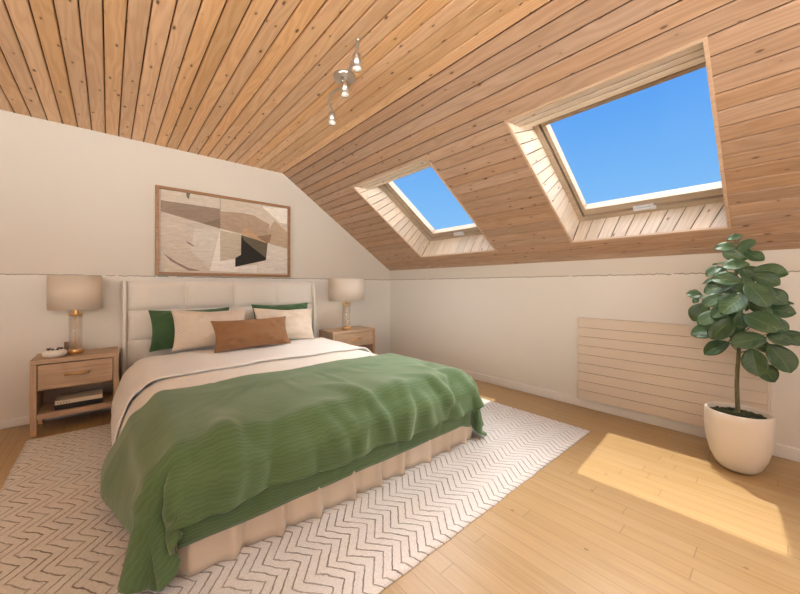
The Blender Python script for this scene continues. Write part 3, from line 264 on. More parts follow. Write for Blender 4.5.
-2,-2,-2,-2,-2,-2,-2,-2,-2,-2,-2,-2,-4,-4,-3,-3,0,0,0,0,0,0,0,0,0,0,0,0,0,0,0,0,0,0,0,0,0,0,0,0,0,0,0,0,0,0,0,0,0,0,0,0,0,0,0,0,0,0,0,0,0,0,3,0,7,3,4,
3,2,3,2,3,2,2,3,2,3,2,3,2,2,3,2,2,3,2,3,2,2,3,2,4205,-2,-3,-2,-2,-2,-3,-2,-2,-2,-3,-2,-2,-2,-2,-2,-2,-2,-2,-2,-2,-2,-2,-2,-3,-2,-4,-4,-7,-1,0,0,0,0,0,
0,0,0,0,0,0,0,0,0,0,0,0,0,0,0,0,0,0,0,0,0,0,0,0,0,0,0,0,0,0,0,0,0,0,0,0,0,0,0,0,0,1,2,7,6,3,3,3,2,3,2,3,2,2,3,2,3,2,3,2,2,3,2,2,3,2,3,2,3,2,4252,-3,-2,
-2,-3,-2,-2,-2,-2,-3,-2,-2,-2,-2,-2,-3,-2,-1,-3,-2,-2,-2,-2,-2,-2,-3,-4,-5,-10,2,0,0,0,0,0,0,0,0,0,0,0,0,0,0,0,0,0,0,0,0,0,0,0,0,0,0,0,0,0,0,0,0,0,0,0,
0,0,0,0,0,0,0,0,0,0,0,-4,8,6,6,5,3,3,2,3,2,2,3,2,3,2,2,3,2,3,2,2,3,2,3,2,2,3,2,3,),
        (52,0,37,35,35,31,35,34,35,34,36,36,32,29,28,18,23,22,9,-6,-4,-1,-1,-1,0,-1,0,0,-1,0,0,-1,0,0,-1,0,0,-1,0,0,0,-1,0,0,0,-1,0,0,0,0,0,0,0,0,0,0,0,0,1,0,0,
0,0,1,0,0,0,1,0,0,1,0,1,0,1,0,1,0,1,1,0,2,2,9,19,-20,-23,-22,-25,-27,-26,-29,-38,-37,-34,-32,-31,-31,-28,-27,-29,-27,-9,-35,0,52,30,35,37,36,35,30,36,
34,33,33,37,37,31,31,21,22,24,12,-5,-4,-1,-1,0,-1,0,0,-1,0,0,-1,0,0,-1,0,0,-1,0,0,0,-1,0,0,0,-1,0,0,0,0,0,0,0,0,0,0,0,0,0,0,0,1,0,0,0,1,0,0,0,1,0,0,1,
0,1,0,1,0,1,0,1,1,1,1,7,17,-20,-24,-22,-27,-26,-28,-38,-36,-34,-33,-32,-30,-30,-28,-27,-38,-42,-39,3,-20,63,42,41,37,37,35,36,30,36,34,29,37,37,37,28,
29,23,23,16,-2,-4,-1,-1,0,-1,0,-1,0,0,-1,0,0,-1,0,0,-1,0,0,0,-1,0,0,0,-1,0,0,0,0,0,0,-1,0,0,1,0,0,0,0,0,0,0,1,0,0,0,1,0,0,1,0,0,1,0,1,0,1,0,1,0,1,1,0,
1,4,16,-23,-22,-25,-27,-26,-38,-36,-34,-33,-31,-31,-30,-29,-27,-41,-40,-41,-41,-34,-4,86,41,41,42,38,37,36,36,29,37,31,26,39,39,39,25,30,22,19,0,-3,-1,
0,-1,0,-1,0,0,-1,0,0,0,-1,0,0,-1,0,0,-1,0,0,0,0,-1,0,0,0,-1,0,0,0,0,0,0,0,0,0,1,0,0,0,0,1,0,0,0,1,0,0,1,0,0,1,0,1,0,1,0,1,1,0,1,1,2,12,-24,-22,-26,-27,
-38,-35,-34,-33,-31,-31,-30,-29,-29,-40,-41,-42,-42,-40,-40,-20,109,41,41,41,42,39,38,34,38,26,40,25,31,39,39,39,25,24,25,3,-2,-1,-1,0,0,-1,0,0,-1,0,0,
-1,0,0,-1,0,0,-1,0,0,0,0,-1,0,0,0,-1,0,0,0,0,0,0,0,0,0,0,0,0,1,0,0,0,1,0,0,0,1,0,0,1,0,1,0,1,0,1,0,1,0,1,1,1,0,7,-24,-23,-26,-38,-35,-34,-33,-31,-31,
-30,-29,-30,-41,-42,-41,-42,-42,-42,-41,-37,132,41,41,41,41,42,40,38,34,32,32,34,31,32,38,39,38,24,28,7,-2,0,-1,0,0,-1,0,0,-1,0,0,-1,0,0,-1,0,0,-1,0,0,
0,0,-1,0,0,0,-1,0,0,0,0,0,0,0,0,0,0,0,0,1,0,0,0,1,0,0,0,1,0,0,1,0,1,0,1,0,1,0,1,0,1,0,1,0,3,-26,-24,-36,-35,-35,-33,-31,-31,-30,-29,-32,-41,-42,-42,
-42,-42,-41,-42,-42,-41,155,41,41,41,41,41,42,39,38,37,31,34,32,32,31,39,38,31,29,13,-2,0,-1,-1,0,0,0,-1,0,0,0,-1,0,0,-1,0,0,0,-1,0,0,0,-1,0,0,0,0,0,0,
0,0,-1,0,0,0,0,0,1,0,0,0,0,1,0,0,0,1,0,0,0,1,0,1,0,1,0,1,0,0,0,0,0,-1,-1,3,-20,-36,-35,-34,-35,-30,-30,-31,-29,-34,-41,-42,-42,-42,-42,-42,-42,-41,-42,
-42,172,44,42,42,42,40,41,42,41,38,39,29,35,32,32,31,38,39,8,18,17,-9,-2,-1,-1,0,-1,-1,0,-1,-1,-1,0,-1,0,-1,0,-1,-1,0,-1,-1,0,0,0,-1,0,0,0,0,-1,0,0,0,
0,1,0,0,1,0,0,1,0,1,0,1,0,0,1,0,1,1,1,0,1,1,1,1,1,0,1,0,0,-2,5,-20,-34,-35,-35,-30,-30,-31,-29,-36,-41,-43,-42,-42,-42,-42,-42,-42,-42,-43,-43,176,47,
47,45,45,44,41,41,42,41,40,40,29,35,32,32,31,37,26,1,22,-8,-3,-1,-1,-1,-1,-1,-1,0,-1,-1,0,-1,-1,-1,0,-1,-1,-1,0,-1,0,-1,0,0,0,-1,0,0,-1,0,0,0,0,1,0,1,
0,1,0,1,0,1,0,1,0,1,1,0,1,0,1,1,1,1,1,1,1,1,0,1,0,-1,5,-22,-34,-35,-30,-30,-31,-29,-38,-42,-43,-42,-42,-42,-42,-42,-43,-42,-43,-44,-44,177,47,47,47,47,
47,46,46,43,43,42,41,41,30,29,30,38,33,35,-3,20,-7,-2,-2,-1,0,-1,-1,-1,-1,0,-1,0,-1,-1,-1,-1,-1,0,-1,-1,0,-1,0,-1,0,0,-1,0,0,-1,0,0,0,0,1,1,0,1,0,1,1,
0,1,0,1,1,0,1,0,1,1,0,1,1,1,1,1,1,0,1,1,0,-1,4,-23,-35,-30,-30,-30,-31,-40,-42,-42,-43,-42,-42,-43,-43,-43,-44,-45,-46,-46,-46,178,47,48,47,47,47,47,
47,47,46,46,44,43,47,26,26,33,34,41,5,12,-5,-1,-1,0,-1,-1,-1,-1,0,-1,0,0,-1,-1,-2,0,-1,-1,0,-1,0,-1,-1,0,-1,0,-1,0,0,0,0,0,0,0,0,1,0,1,1,1,0,1,0,1,0,1,
1,1,1,0,1,0,1,1,1,1,0,1,1,1,0,1,-1,2,-37,-21,-30,-31,-27,-44,-44,-42,-43,-43,-43,-44,-46,-46,-46,-47,-47,-47,-46,-47,180,47,47,48,47,47,47,47,47,47,45,
46,47,51,41,30,34,34,38,17,-2,0,0,0,0,-1,0,0,-1,0,0,0,0,0,0,-1,0,-1,0,0,0,-1,0,0,0,-1,0,0,0,0,-1,0,0,0,1,0,0,1,0,0,0,1,0,0,0,0,1,0,1,0,0,0,0,0,0,0,1,1,
0,0,1,0,1,0,2,-32,-37,-34,-34,-28,-37,-48,-46,-46,-46,-47,-47,-47,-47,-47,-47,-48,-47,-47,-47,183,47,47,47,47,47,48,47,47,47,47,47,47,48,35,26,35,34,
44,19,-3,0,0,0,0,0,0,0,0,0,0,0,0,0,0,1,0,1,0,1,0,0,0,1,0,0,1,0,0,0,0,1,0,2,-3,0,0,-1,0,0,-1,0,0,0,-1,0,0,-1,-1,0,0,0,0,0,0,0,0,0,0,0,0,0,0,0,2,-28,-42,
-34,-33,-27,-36,-48,-47,-47,-48,-47,-47,-47,-47,-47,-47,-47,-47,-47,-46,186,47,47,47,48,47,47,47,48,47,47,47,47,46,34,29,32,33,44,21,-5,0,0,0,0,0,0,0,
0,0,0,0,0,0,0,0,0,0,0,0,0,0,0,0,0,0,0,0,0,0,0,0,0,10,-10,0,0,0,0,0,0,0,0,0,0,0,0,0,0,0,0,0,0,0,0,0,0,0,0,0,0,0,0,0,2,-24,-42,-33,-32,-30,-37,-48,-47,
-47,-47,-48,-47,-47,-47,-47,-47,-47,-47,-47,-48,187,48,47,47,47,47,47,47,48,47,47,47,47,47,33,30,32,32,44,21,-6,0,0,0,0,0,0,0,0,0,0,0,0,0,0,0,0,0,0,0,
0,0,0,0,0,0,0,0,0,0,0,0,0,12,-12,0,0,0,0,0,0,0,0,0,0,0,0,0,0,0,0,0,0,0,0,0,0,0,0,0,0,0,0,0,3,-23,-41,-34,-32,-29,-38,-48,-47,-47,-47,-48,-47,-47,-47,
-47,-47,-47,-47,-47,-48,189,47,47,47,48,47,47,47,47,48,47,47,47,47,31,30,33,33,43,21,-7,0,0,0,0,0,0,0,0,0,0,0,0,0,0,0,0,0,0,0,0,0,0,0,0,0,0,0,0,0,0,0,
0,14,-14,0,0,0,0,0,0,0,0,0,0,0,0,0,0,0,0,0,0,0,0,0,0,0,0,0,0,0,0,0,3,-22,-41,-33,-33,-29,-37,-48,-47,-47,-47,-47,-47,-48,-47,-47,-47,-47,-47,-47,-47,
191,47,47,47,48,47,47,47,47,48,47,47,47,47,30,30,32,35,42,20,-7,0,0,0,0,0,0,0,0,0,0,0,0,0,0,0,0,0,0,0,0,0,0,0,0,0,0,0,0,0,0,0,0,16,-16,0,0,0,0,0,0,0,0,
0,0,0,0,0,0,0,0,0,0,0,0,0,0,0,0,0,0,0,0,0,4,-21,-41,-34,-33,-29,-36,-47,-48,-47,-47,-47,-47,-47,-48,-47,-47,-47,-47,-47,-47,193,47,47,48,47,47,47,47,
48,47,47,47,47,47,28,30,33,35,42,19,-7,0,0,0,0,0,0,0,0,0,0,0,0,0,0,0,0,0,0,0,0,0,0,0,0,0,0,0,0,0,0,0,0,17,-17,0,0,0,0,0,0,0,0,0,0,0,0,0,0,0,0,0,0,0,0,
0,0,0,0,0,0,0,0,0,4,-20,-41,-35,-33,-29,-33,-48,-47,-48,-47,-47,-47,-47,-47,-47,-48,-47,-47,-47,-47,195,47,48,47,47,47,47,47,48,47,47,47,48,46,27,30,
33,35,42,18,-7,0,0,0,0,0,0,0,0,0,0,0,0,0,0,0,0,0,0,0,0,0,0,0,0,0,0,0,0,0,0,0,0,19,-19,0,0,0,0,0,0,0,0,0,0,0,0,0,0,0,0,0,0,0,0,0,0,0,0,0,0,0,0,0,5,-20,
-41,-36,-32,-30,-31,-48,-47,-47,-47,-48,-47,-47,-47,-47,-47,-47,-48,-47,-47,197,48,47,47,47,47,47,48,47,47,47,47,48,46,26,30,33,36,41,18,-8,0,0,0,0,0,
0,0,0,0,0,0,0,0,0,0,0,0,0,0,0,0,0,0,0,0,0,0,0,0,0,0,0,20,-20,0,0,0,0,0,0,0,0,0,0,0,0,0,0,0,0,0,0,0,0,0,0,0,0,0,0,0,0,0,5,-19,-41,-36,-33,-30,-29,-48,
-47,-47,-47,-47,-47,-48,-47,-47,-47,-47,-47,-47,-48,199,48,47,47,47,47,47,48,47,47,47,48,47,45,25,31,33,36,41,16,-7,4,-4,0,0,0,0,0,0,0,0,0,0,0,0,0,0,0,
0,0,0,0,0,0,0,0,0,0,0,0,0,0,0,21,-21,0,0,0,0,0,0,0,0,0,0,0,0,0,0,0,0,0,0,0,0,0,0,0,0,0,0,0,0,0,6,-19,-42,-35,-33,-30,-28,-47,-47,-48,-47,-47,-47,-47,
-47,-47,-48,-47,-47,-47,-47,202,47,47,47,47,47,48,47,47,47,48,47,47,45,24,31,34,35,41,15,-7,0,7,-7,0,0,0,0,0,0,0,0,0,0,0,0,0,0,0,0,0,0,8,-8,0,0,0,0,0,
0,0,0,0,22,-22,0,0,0,0,0,0,0,0,0,0,0,0,4,-4,0,0,0,0,0,0,0,0,0,0,0,0,0,0,1,6,-19,-42,-35,-33,-30,-26,-47,-48,-47,-47,-48,-47,-47,-47,-47,-47,-47,-48,
-47,-47,204,47,47,47,47,48,47,47,47,47,48,47,47,45,23,32,34,35,42,13,-7,-1,0,9,-9,0,0,0,0,0,0,0,0,0,0,0,0,0,0,0,0,0,10,-10,0,0,0,0,0,0,0,0,0,23,-23,0,
0,0,0,0,0,0,0,0,0,0,7,-7,0,0,0,0,0,0,0,0,0,0,0,0,0,0,0,10,-4,-16,-43,-35,-33,-31,-25,-46,-47,-48,-47,-47,-47,-48,-47,-47,-47,-47,-47,-48,-47,206,47,47,
47,48,47,47,47,47,48,47,47,48,43,24,32,34,36,40,6,8,-10,0,0,11,-11,0,0,0,0,0,0,0,0,0,0,0,0,0,0,0,0,12,-12,0,0,0,0,0,0,0,0,0,24,-24,0,0,0,0,0,0,0,0,0,0,
8,-8,0,3,-3,0,0,0,0,0,0,0,0,0,0,0,0,12,-12,5,-13,-44,-34,-33,-32,-24,-45,-48,-47,-47,-48,-47,-47,-47,-47,-48,-47,-47,-47,-47,208,47,48,47,47,47,47,47,
48,47,47,47,48,43,24,32,34,35,40,4,-1,11,-11,0,0,13,-13,0,0,0,0,0,0,0,0,0,0,0,0,0,0,0,14,-14,0,0,0,0,0,0,0,0,0,25,-25,0,0,0,0,0,0,0,0,0,9,-9,0,4,-4,0,
0,0,0,0,0,0,0,0,1,-1,0,14,-14,0,4,-11,-43,-35,-33,-32,-23,-45,-47,-48,-47,-47,-48,-47,-47,-47,-47,-47,-48,-47,-47,210,48,47,47,47,47,47,48,47,47,47,47,
48,43,25,32,35,36,35,4,-1,0,12,-12,0,0,14,-14,0,0,0,0,3,-3,0,0,0,0,0,0,0,0,15,-15,0,0,0,0,0,0,0,0,0,26,-26,0,0,0,0,0,0,0,0,10,-10,0,0,6,-6,0,0,0,0,0,0,
0,0,4,-4,0,16,-16,0,0,2,-7,-43,-35,-33,-32,-23,-44,-48,-47,-47,-48,-47,-47,-48,-47,-47,-47,-47,-47,-48,213,47,47,47,47,47,48,47,47,47,47,48,47,43,26,
32,34,37,33,2,0,0,0,13,-13,0,0,15,-15,0,0,0,0,6,-6,0,0,0,0,0,0,0,16,-16,0,0,0,0,0,0,3,-3,0,26,-26,0,0,0,0,0,0,0,11,-11,0,0,7,-7,0,0,0,0,0,0,0,0,7,-7,0,
17,-17,0,0,0,1,-5,-42,-34,-34,-32,-23,-44,-47,-48,-47,-47,-48,-47,-47,-47,-47,-48,-47,-47,-47,215,47,47,47,47,47,48,47,47,47,47,48,47,42,28,33,33,37,
32,0,0,0,0,0,13,-13,0,0,17,-17,0,0,0,9,-7,-2,0,0,0,0,0,0,17,-17,0,0,0,0,0,0,6,-6,0,26,-26,0,0,0,0,0,1,12,-13,0,0,1,8,-9,0,0,0,0,0,0,0,10,-10,0,18,-18,
0,0,0,0,1,-4,-40,-34,-34,-32,-24,-44,-47,-47,-48,-47,-47,-48,-47,-47,-47,-47,-47,-48,-47,217,47,47,47,47,48,47,47,47,47,48,47,48,41,29,32,35,37,28,0,0,
0,0,0,0,14,-14,0,3,15,-18,0,0,3,8,-11,0,0,0,0,0,0,18,-18,0,0,0,0,0,0,8,-8,0,26,-26,0,0,0,0,0,15,-12,-3,0,0,10,-8,-2,0,0,0,0,3,-3,12,-12,0,18,-18,2,-2,
0,0,0,0,-2,-36,-35,-34,-33,-25,-43,-48,-47,-47,-48,-47,-47,-47,-47,-48,-47,-47,-47,-47,219,47,47,47,48,47,47,47,47,47,48,47,48,41,29,33,34,37,27,-1,0,
0,0,0,0,0,14,-14,0,6,14,-20,0,0,14,-11,-3,0,0,0,0,0,18,-18,0,5,-5,0,0,0,10,-10,0,26,-26,0,0,0,0,0,16,-15,-1,0,0,11,-11,0,0,0,0,6,-6,13,-13,0,17,-17,5,
-5,0,0,0,0,0,0,-34,-36,-34,-33,-26,-43,-48,-47,-47,-47,-48,-47,-47,-47,-47,-47,-48,-47,-47,221,47,47,48,47,47,47,47,47,48,47,47,48,40,30,33,34,38,25,
-2,0,0,0,0,0,1,-1,15,-14,-1,12,10,-21,-1,7,10,-17,0,0,0,0,0,19,-19,0,8,-8,0,0,0,12,-12,0,25,-25,0,0,0,0,0,17,-17,0,0,0,13,-13,0,0,0,8,-8,15,-15,0,16,
-16,7,-7,0,0,0,0,0,0,0,-31,-35,-35,-32,-28,-42,-48,-48,-47,-47,-47,-47,-48,-47,-47,-47,-47,-47,-47,223,47,47,48,47,47,47,47,47,48,47,47,48,40,29,33,34,
39,23,-2,0,0,0,0,0,2,2,-3,15,-13,0,17,3,-20,0,14,-1,-16,7,-7,0,0,20,-19,-1,10,-10,0,0,0,13,-13,0,25,-25,5,-5,0,5,-4,17,-18,0,0,2,13,-15,0,0,11,-11,16,
-15,-1,15,-15,9,-9,1,-1,0,0,0,0,0,1,-28,-38,-33,-33,-29,-41,-48,-47,-47,-48,-47,-47,-47,-47,-48,-47,-47,-47,-47,225,47,48,47,47,47,47,47,48,47,47,47,
48,39,30,32,34,39,23,-3,0,0,0,0,1,1,3,4,-5,15,-13,2,19,-2,-19,4,16,-14,-7,9,-14,0,21,-16,-5,11,-11,5,-5,0,14,-14,1,24,-24,9,-8,0,9,-7,15,-18,7,-8,12,3,
-15,0,15,-13,16,-16,-2,15,-14,9,-10,3,-2,-1,0,0,0,0,0,2,-26,-35,-34,-33,-32,-41,-48,-47,-47,-47,-48,-47,-47,-47,-47,-47,-47,-47,-48,227,47,48,47,47,47,
47,47,48,47,47,47,48,39,29,32,34,40,22,-4,0,0,0,0,0,2,3,4,5,-4,12,-12,6,18,-6,-16,7,11,-19,10,-6,-13,19,-5,-16,13,-13,8,-8,0,15,-15,3,22,-21,12,-9,0,
11,-11,14,-17,11,-11,16,-15,-4,17,-14,15,-13,-6,16,-14,10,-10,4,-3,-2,-1,0,0,0,0,0,2,-24,-38,-34,-33,-30,-39,-48,-48,-47,-47,-47,-47,-47,-48,-47,-47,
-47,-47,-47,229,48,47,47,47,47,47,48,47,47,47,47,48,38,29,32,34,40,21,-4,0,0,0,0,0,1,2,4,4,5,3,2,3,3,2,1,0,-1,-2,-4,-3,-3,-3,-2,-3,-2,-1,-1,0,1,2,2,3,
1,1,1,1,0,0,0,0,-1,-1,0,0,0,0,0,-1,0,-1,-2,-1,-1,-1,-1,-3,-2,-1,-1,0,0,0,0,0,3,-23,-39,-34,-32,-30,-39,-48,-47,-47,-48,-47,-47,-47,-47,-47,-48,-47,-47,
-47,232,47,47,47,47,47,48,47,47,47,47,48,47,36,30,32,33,42,20,-5,0,0,2,2,2,2,1,2,2,1,3,3,3,3,3,1,0,-1,-3,-3,-4,-3,-3,-3,-3,-3,-1,-1,0,2,2,3,2,2,2,1,2,
0,1,0,-1,-1,0,-1,0,0,0,-1,0,-1,-1,-1,-1,-1,-1,-1,-4,-2,-2,0,0,0,0,0,0,4,-22,-40,-34,-32,-30,-37,-48,-48,-47,-47,-47,-48,-47,-47,-47,-47,-47,-47,-47,
234,47,47,47,47,48,47,47,47,47,47,48,47,34,30,32,34,42,19,-5,0,0,0,0,0,0,0,1,3,8,3,3,4,3,3,2,0,-1,-3,-3,-4,-4,-4,-3,-3,-3,-2,-1,1,1,3,3,3,2,3,1,2,1,1,
0,0,-1,-1,0,-1,0,0,-1,0,-1,-1,-1,-1,-1,-1,0,3,-2,-1,-1,-1,-2,-2,-3,-1,4,-21,-41,-33,-32,-31,-35,-48,-47,-47,-48,-47,-47,-47,-48,-47,-47,-47,-47,-47,
236,47,47,47,48,47,47,47,47,47,48,47,47,33,29,33,34,42,19,-6,0,0,0,0,0,2,4,4,4,-3,3,3,4,4,3,2,0,-1,-3,-3,-5,-4,-3,-4,-4,-3,-2,-1,1,2,2,4,3,2,3,2,2,2,1,
1,0,-1,-1,0,-1,0,0,-1,-1,-1,-1,-1,-1,-1,-1,0,-9,-2,0,0,0,0,0,0,0,5,-20,-42,-34,-33,-30,-32,-48,-48,-47,-47,-48,-47,-47,-47,-47,-47,-47,-48,-47,238,47,
48,47,47,47,47,47,47,48,47,47,48,29,30,33,35,42,18,-6,0,0,0,0,0,0,0,0,2,10,2,4,3,4,3,2,1,-1,-3,-4,-4,-5,-3,-4,-4,-3,-2,-1,0,1,3,3,4,2,3,2,3,2,2,1,0,0,
0,-1,0,-1,0,-1,-1,-1,-2,-1,-1,-1,-1,0,3,-2,-3,-10,0,0,0,0,0,5,-19,-42,-33,-33,-30,-32,-48,-47,-47,-48,-47,-47,-48,-47,-47,-47,-47,-47,-47,241,47,47,47,
47,47,47,48,47,47,47,48,47,28,31,33,34,42,17,-6,0,0,0,0,0,0,0,13,3,-3,2,4,3,4,3,2,0,-1,-3,-4,-4,-4,-4,-3,-4,-3,-3,-1,0,1,3,3,3,3,2,3,3,2,2,1,1,0,0,0,0,
-1,0,-1,-2,-1,-1,-2,-1,-1,-1,0,-11,-2,1,8,-9,0,0,0,0,6,-18,-42,-35,-33,-30,-30,-47,-48,-47,-47,-48,-47,-47,-47,-47,-48,-47,-47,-47,243,47,47,47,47,47,
48,47,47,47,47,48,46,29,30,32,35,42,17,-7,0,0,0,0,0,0,11,-9,-2,14,3,3,3,4,2,2,0,-2,-2,-4,-4,-4,-3,-4,-3,-3,-2,-2,1,1,2,3,3,2,2,3,3,2,2,1,1,1,0,0,0,-1,
-1,-1,-1,-1,-2,-1,-2,-1,0,-1,7,-3,-17,0,6,-6,0,0,0,6,-17,-42,-34,-33,-31,-28,-48,-47,-48,-47,-47,-48,-47,-47,-47,-47,-47,-47,-47,245,47,47,47,47,48,47,
47,47,47,48,47,47,24,32,34,34,42,16,-7,0,0,0,0,0,7,-7,0,20,-5,3,3,3,3,2,1,0,-1,-3,-4,-3,-4,-3,-3,-3,-2,-2,-1,0,1,2,3,2,2,2,3,2,2,2,1,1,0,0,0,0,0,-1,-1,
-1,-1,-2,-1,-2,0,-1,0,-14,0,14,-14,0,0,0,0,0,6,-16,-42,-34,-34,-31,-26,-47,-48,-47,-48,-47,-47,-47,-47,-48,-47,-47,-47,-47,247,47,47,48,47,47,47,47,47,
48,47,47,46,24,32,34,35,41,16,-8,0,0,0,0,0,0,0,14,-14,16,3,2,3,3,1,1,0,-2,-2,-3,-4,-3,-2,-2,-3,-2,-1,-1,0,1,2,2,2,2,1,2,2,2,1,1,1,0,0,0,0,0,0,-1,-2,-1,
-2,-1,-1,-1,0,0,9,-23,0,10,-10,0,0,0,0,5,-13,-42,-35,-33,-32,-25,-47,-48,-47,-47,-47,-48,-47,-47,-47,-47,-47,-48,-47,),
    )),
}

# ------------------------------------------------------------------ helpers
def mesh_obj(name, bm, mats, parent=None, smooth=False, loc=None):
    me = bpy.data.meshes.new(name)
    bm.normal_update()
    bm.to_mesh(me)
    bm.free()
    o = bpy.data.objects.new(name, me)
    COL.objects.link(o)
    for m in (mats if isinstance(mats, (list, tuple)) else [mats]):
        me.materials.append(m)
    if smooth:
        for p in me.polygons:
            p.use_smooth = True
    if parent is not None:
        o.parent = parent
    if loc is not None:
        o.location = loc
    return o


def empty(name, loc=(0, 0, 0), rz=0.0):
    o = bpy.data.objects.new(name, None)
    COL.objects.link(o)
    o.location = loc
    o.rotation_euler = (0, 0, rz)
    o.empty_display_size = 0.05
    return o


def tag(o, label, cat, group=None):
    o['label'] = label
    o['category'] = cat
    if group:
        o['group'] = group
    return o


def structure(o, label=None):
    o['kind'] = 'structure'
    if label:
        o['label'] = label
    return o


def box(bm, x0, x1, y0, y1, z0, z1, bev=0.0, seg=2, mi=0):
    r = bmesh.ops.create_cube(bm, size=1)
    vs = r['verts']
    for v in vs:
        v.co = V((x0 if v.co.x < 0 else x1, y0 if v.co.y < 0 else y1, z0 if v.co.z < 0 else z1))
    fs = set(f for v in vs for f in v.link_faces)
    if bev > 0:
        es = set(e for v in vs for e in v.link_edges)
        r = bmesh.ops.bevel(bm, geom=list(es), offset=bev, segments=seg, affect='EDGES', profile=0.5)
        fs = set(r['faces']) | set(f for f in fs if f.is_valid)
    for f in fs:
        if f.is_valid:
            f.material_index = mi
    return vs


def lathe(bm, prof, n=40, cx=0, cy=0, close=False):
    rings = []
    for r, z in prof:
        rings.append([bm.verts.new((cx + r * math.cos(2 * PI * k / n), cy + r * math.sin(2 * PI * k / n), z)) for k in range(n)] if r > 1e-5
                     else [bm.verts.new((cx, cy, z))])
    pairs = list(zip(rings[:-1], rings[1:]))
    if close:
        pairs.append((rings[-1], rings[0]))
    for a, b in pairs:
        for k in range(n):
            k2 = (k + 1) % n
            if len(a) == 1 and len(b) == 1:
                continue
            if len(a) == 1:
                bm.faces.new((a[0], b[k2], b[k]))
            elif len(b) == 1:
                bm.faces.new((a[k], a[k2], b[0]))
            else:
                bm.faces.new((a[k], a[k2], b[k2], b[k]))


def tube(bm, pts, rad, n=10, cap=True):
    pts = [V(p) for p in pts]
    rads = rad if isinstance(rad, (list, tuple)) else [rad] * len(pts)
    rings = []
    up = V((0.13, 0.21, 0.97)).normalized()
    prev = None
    for i, p in enumerate(pts):
        t = (pts[min(i + 1, len(pts) - 1)] - pts[max(i - 1, 0)]).normalized()
        if prev is None:
            a = t.cross(up)
            if a.length < 1e-3:
                a = t.cross(V((1, 0, 0)))
        else:
            a = prev - t * prev.dot(t)
        a.normalize()
        prev = a
        b = t.cross(a)
        rings.append([bm.verts.new(p + (a * math.cos(2 * PI * k / n) + b * math.sin(2 * PI * k / n)) * rads[i]) for k in range(n)])
    for A, B in zip(rings[:-1], rings[1:]):
        for k in range(n):
            bm.faces.new((A[k], A[(k + 1) % n], B[(k + 1) % n], B[k]))
    if cap:
        bm.faces.new(list(reversed(rings[0])))
        bm.faces.new(rings[-1])


def smoothcurve(ctrl, n=8):
    P = [V(p) for p in ctrl]
    P = [P[0] * 2 - P[1]] + P + [P[-1] * 2 - P[-2]]
    out = []
    for i in range(1, len(P) - 2):
        for k in range(n):
            t = k / n
            a, b, c, d = P[i - 1], P[i], P[i + 1], P[i + 2]
            out.append(0.5 * ((2 * b) + (c - a) * t + (2 * a - 5 * b + 4 * c - d) * t * t + (3 * b - a - 3 * c + d) * t ** 3))
    out.append(P[-2])
    return out


def sstep(a, b, x):
    t = max(0.0, min(1.0, (x - a) / (b - a)))
    return t * t * (3 - 2 * t)


# ---------------------------------------------------------------- materials
class Mat:
    def __init__(s, name, base=(0.8, 0.8, 0.8), rough=0.5, metal=0.0, **kw):
        s.m = bpy.data.materials.new(name)
        s.m.use_nodes = True
        s.nt = s.m.node_tree
        s.b = s.nt.nodes['Principled BSDF']
        s.set('Base Color', (*base, 1))
        s.set('Roughness', rough)
        s.set('Metallic', metal)
        for k, v in kw.items():
            s.set(k.replace('_', ' '), v)

    def set(s, k, v):
        s.b.inputs[k].default_value = v

    def n(s, typ, **props):
        nd = s.nt.nodes.new(typ)
        ins = props.pop('ins', {})
        for k, v in props.items():
            setattr(nd, k, v)
        for k, v in ins.items():
            if hasattr(v, 'is_linked'):
                s.nt.links.new(v, nd.inputs[k])
            else:
                nd.inputs[k].default_value = v
        return nd

    def link(s, a, b):
        s.nt.links.new(a, b)

    def math(s, op, a, b=None, c=None):
        nd = s.nt.nodes.new('ShaderNodeMath')
        nd.operation = op
        for i, v in enumerate((a, b, c)):
            if v is None:
                continue
            if hasattr(v, 'is_linked'):
                s.nt.links.new(v, nd.inputs[i])
            else:
                nd.inputs[i].default_value = v
        return nd.outputs[0]

    def mix(s, fac, a, b, blend='MIX'):
        nd = s.nt.nodes.new('ShaderNodeMix')
        nd.data_type = 'RGBA'
        nd.blend_type = blend
        for i, v in ((0, fac), (6, a), (7, b)):
            if hasattr(v, 'is_linked'):
                s.nt.links.new(v, nd.inputs[i])
            elif i == 0:
                nd.inputs[0].default_value = v
            else:
                nd.inputs[i].default_value = (*v, 1)
        return nd.outputs[2]

    def ramp(s, fac, stops):
        nd = s.nt.nodes.new('ShaderNodeValToRGB')
        el = nd.color_ramp.elements
        while len(el) < len(stops):
            el.new(0.5)
        for e, (p, c) in zip(el, stops):
            e.position = p
            e.color = (*c, 1) if len(c) == 3 else c
        s.link(fac, nd.inputs[0])
        return nd.outputs[0]

    def mapping(s, vec, scale=(1, 1, 1), loc=(0, 0, 0), rot=(0, 0, 0)):
        nd = s.n('ShaderNodeMapping', ins={'Scale': scale, 'Location': loc, 'Rotation': rot})
        s.link(vec, nd.inputs['Vector'])
        return nd.outputs[0]

    def noise(s, vec, scale, detail=3, rough=0.5, dist=0.0):
        nd = s.n('ShaderNodeTexNoise', ins={'Scale': scale, 'Detail': detail, 'Roughness': rough, 'Distortion': dist})
        s.link(vec, nd.inputs['Vector'])
        return nd.outputs[0]

    def bump(s, h, strength=0.3, dist=0.01):
        nd = s.n('ShaderNodeBump', ins={'Strength': strength, 'Distance': dist})
        s.link(h, nd.inputs['Height'])
        s.link(nd.outputs[0], s.b.inputs['Normal'])
        return nd

    def coord(s, which='Object'):
        return s.n('ShaderNodeTexCoord').outputs[which]


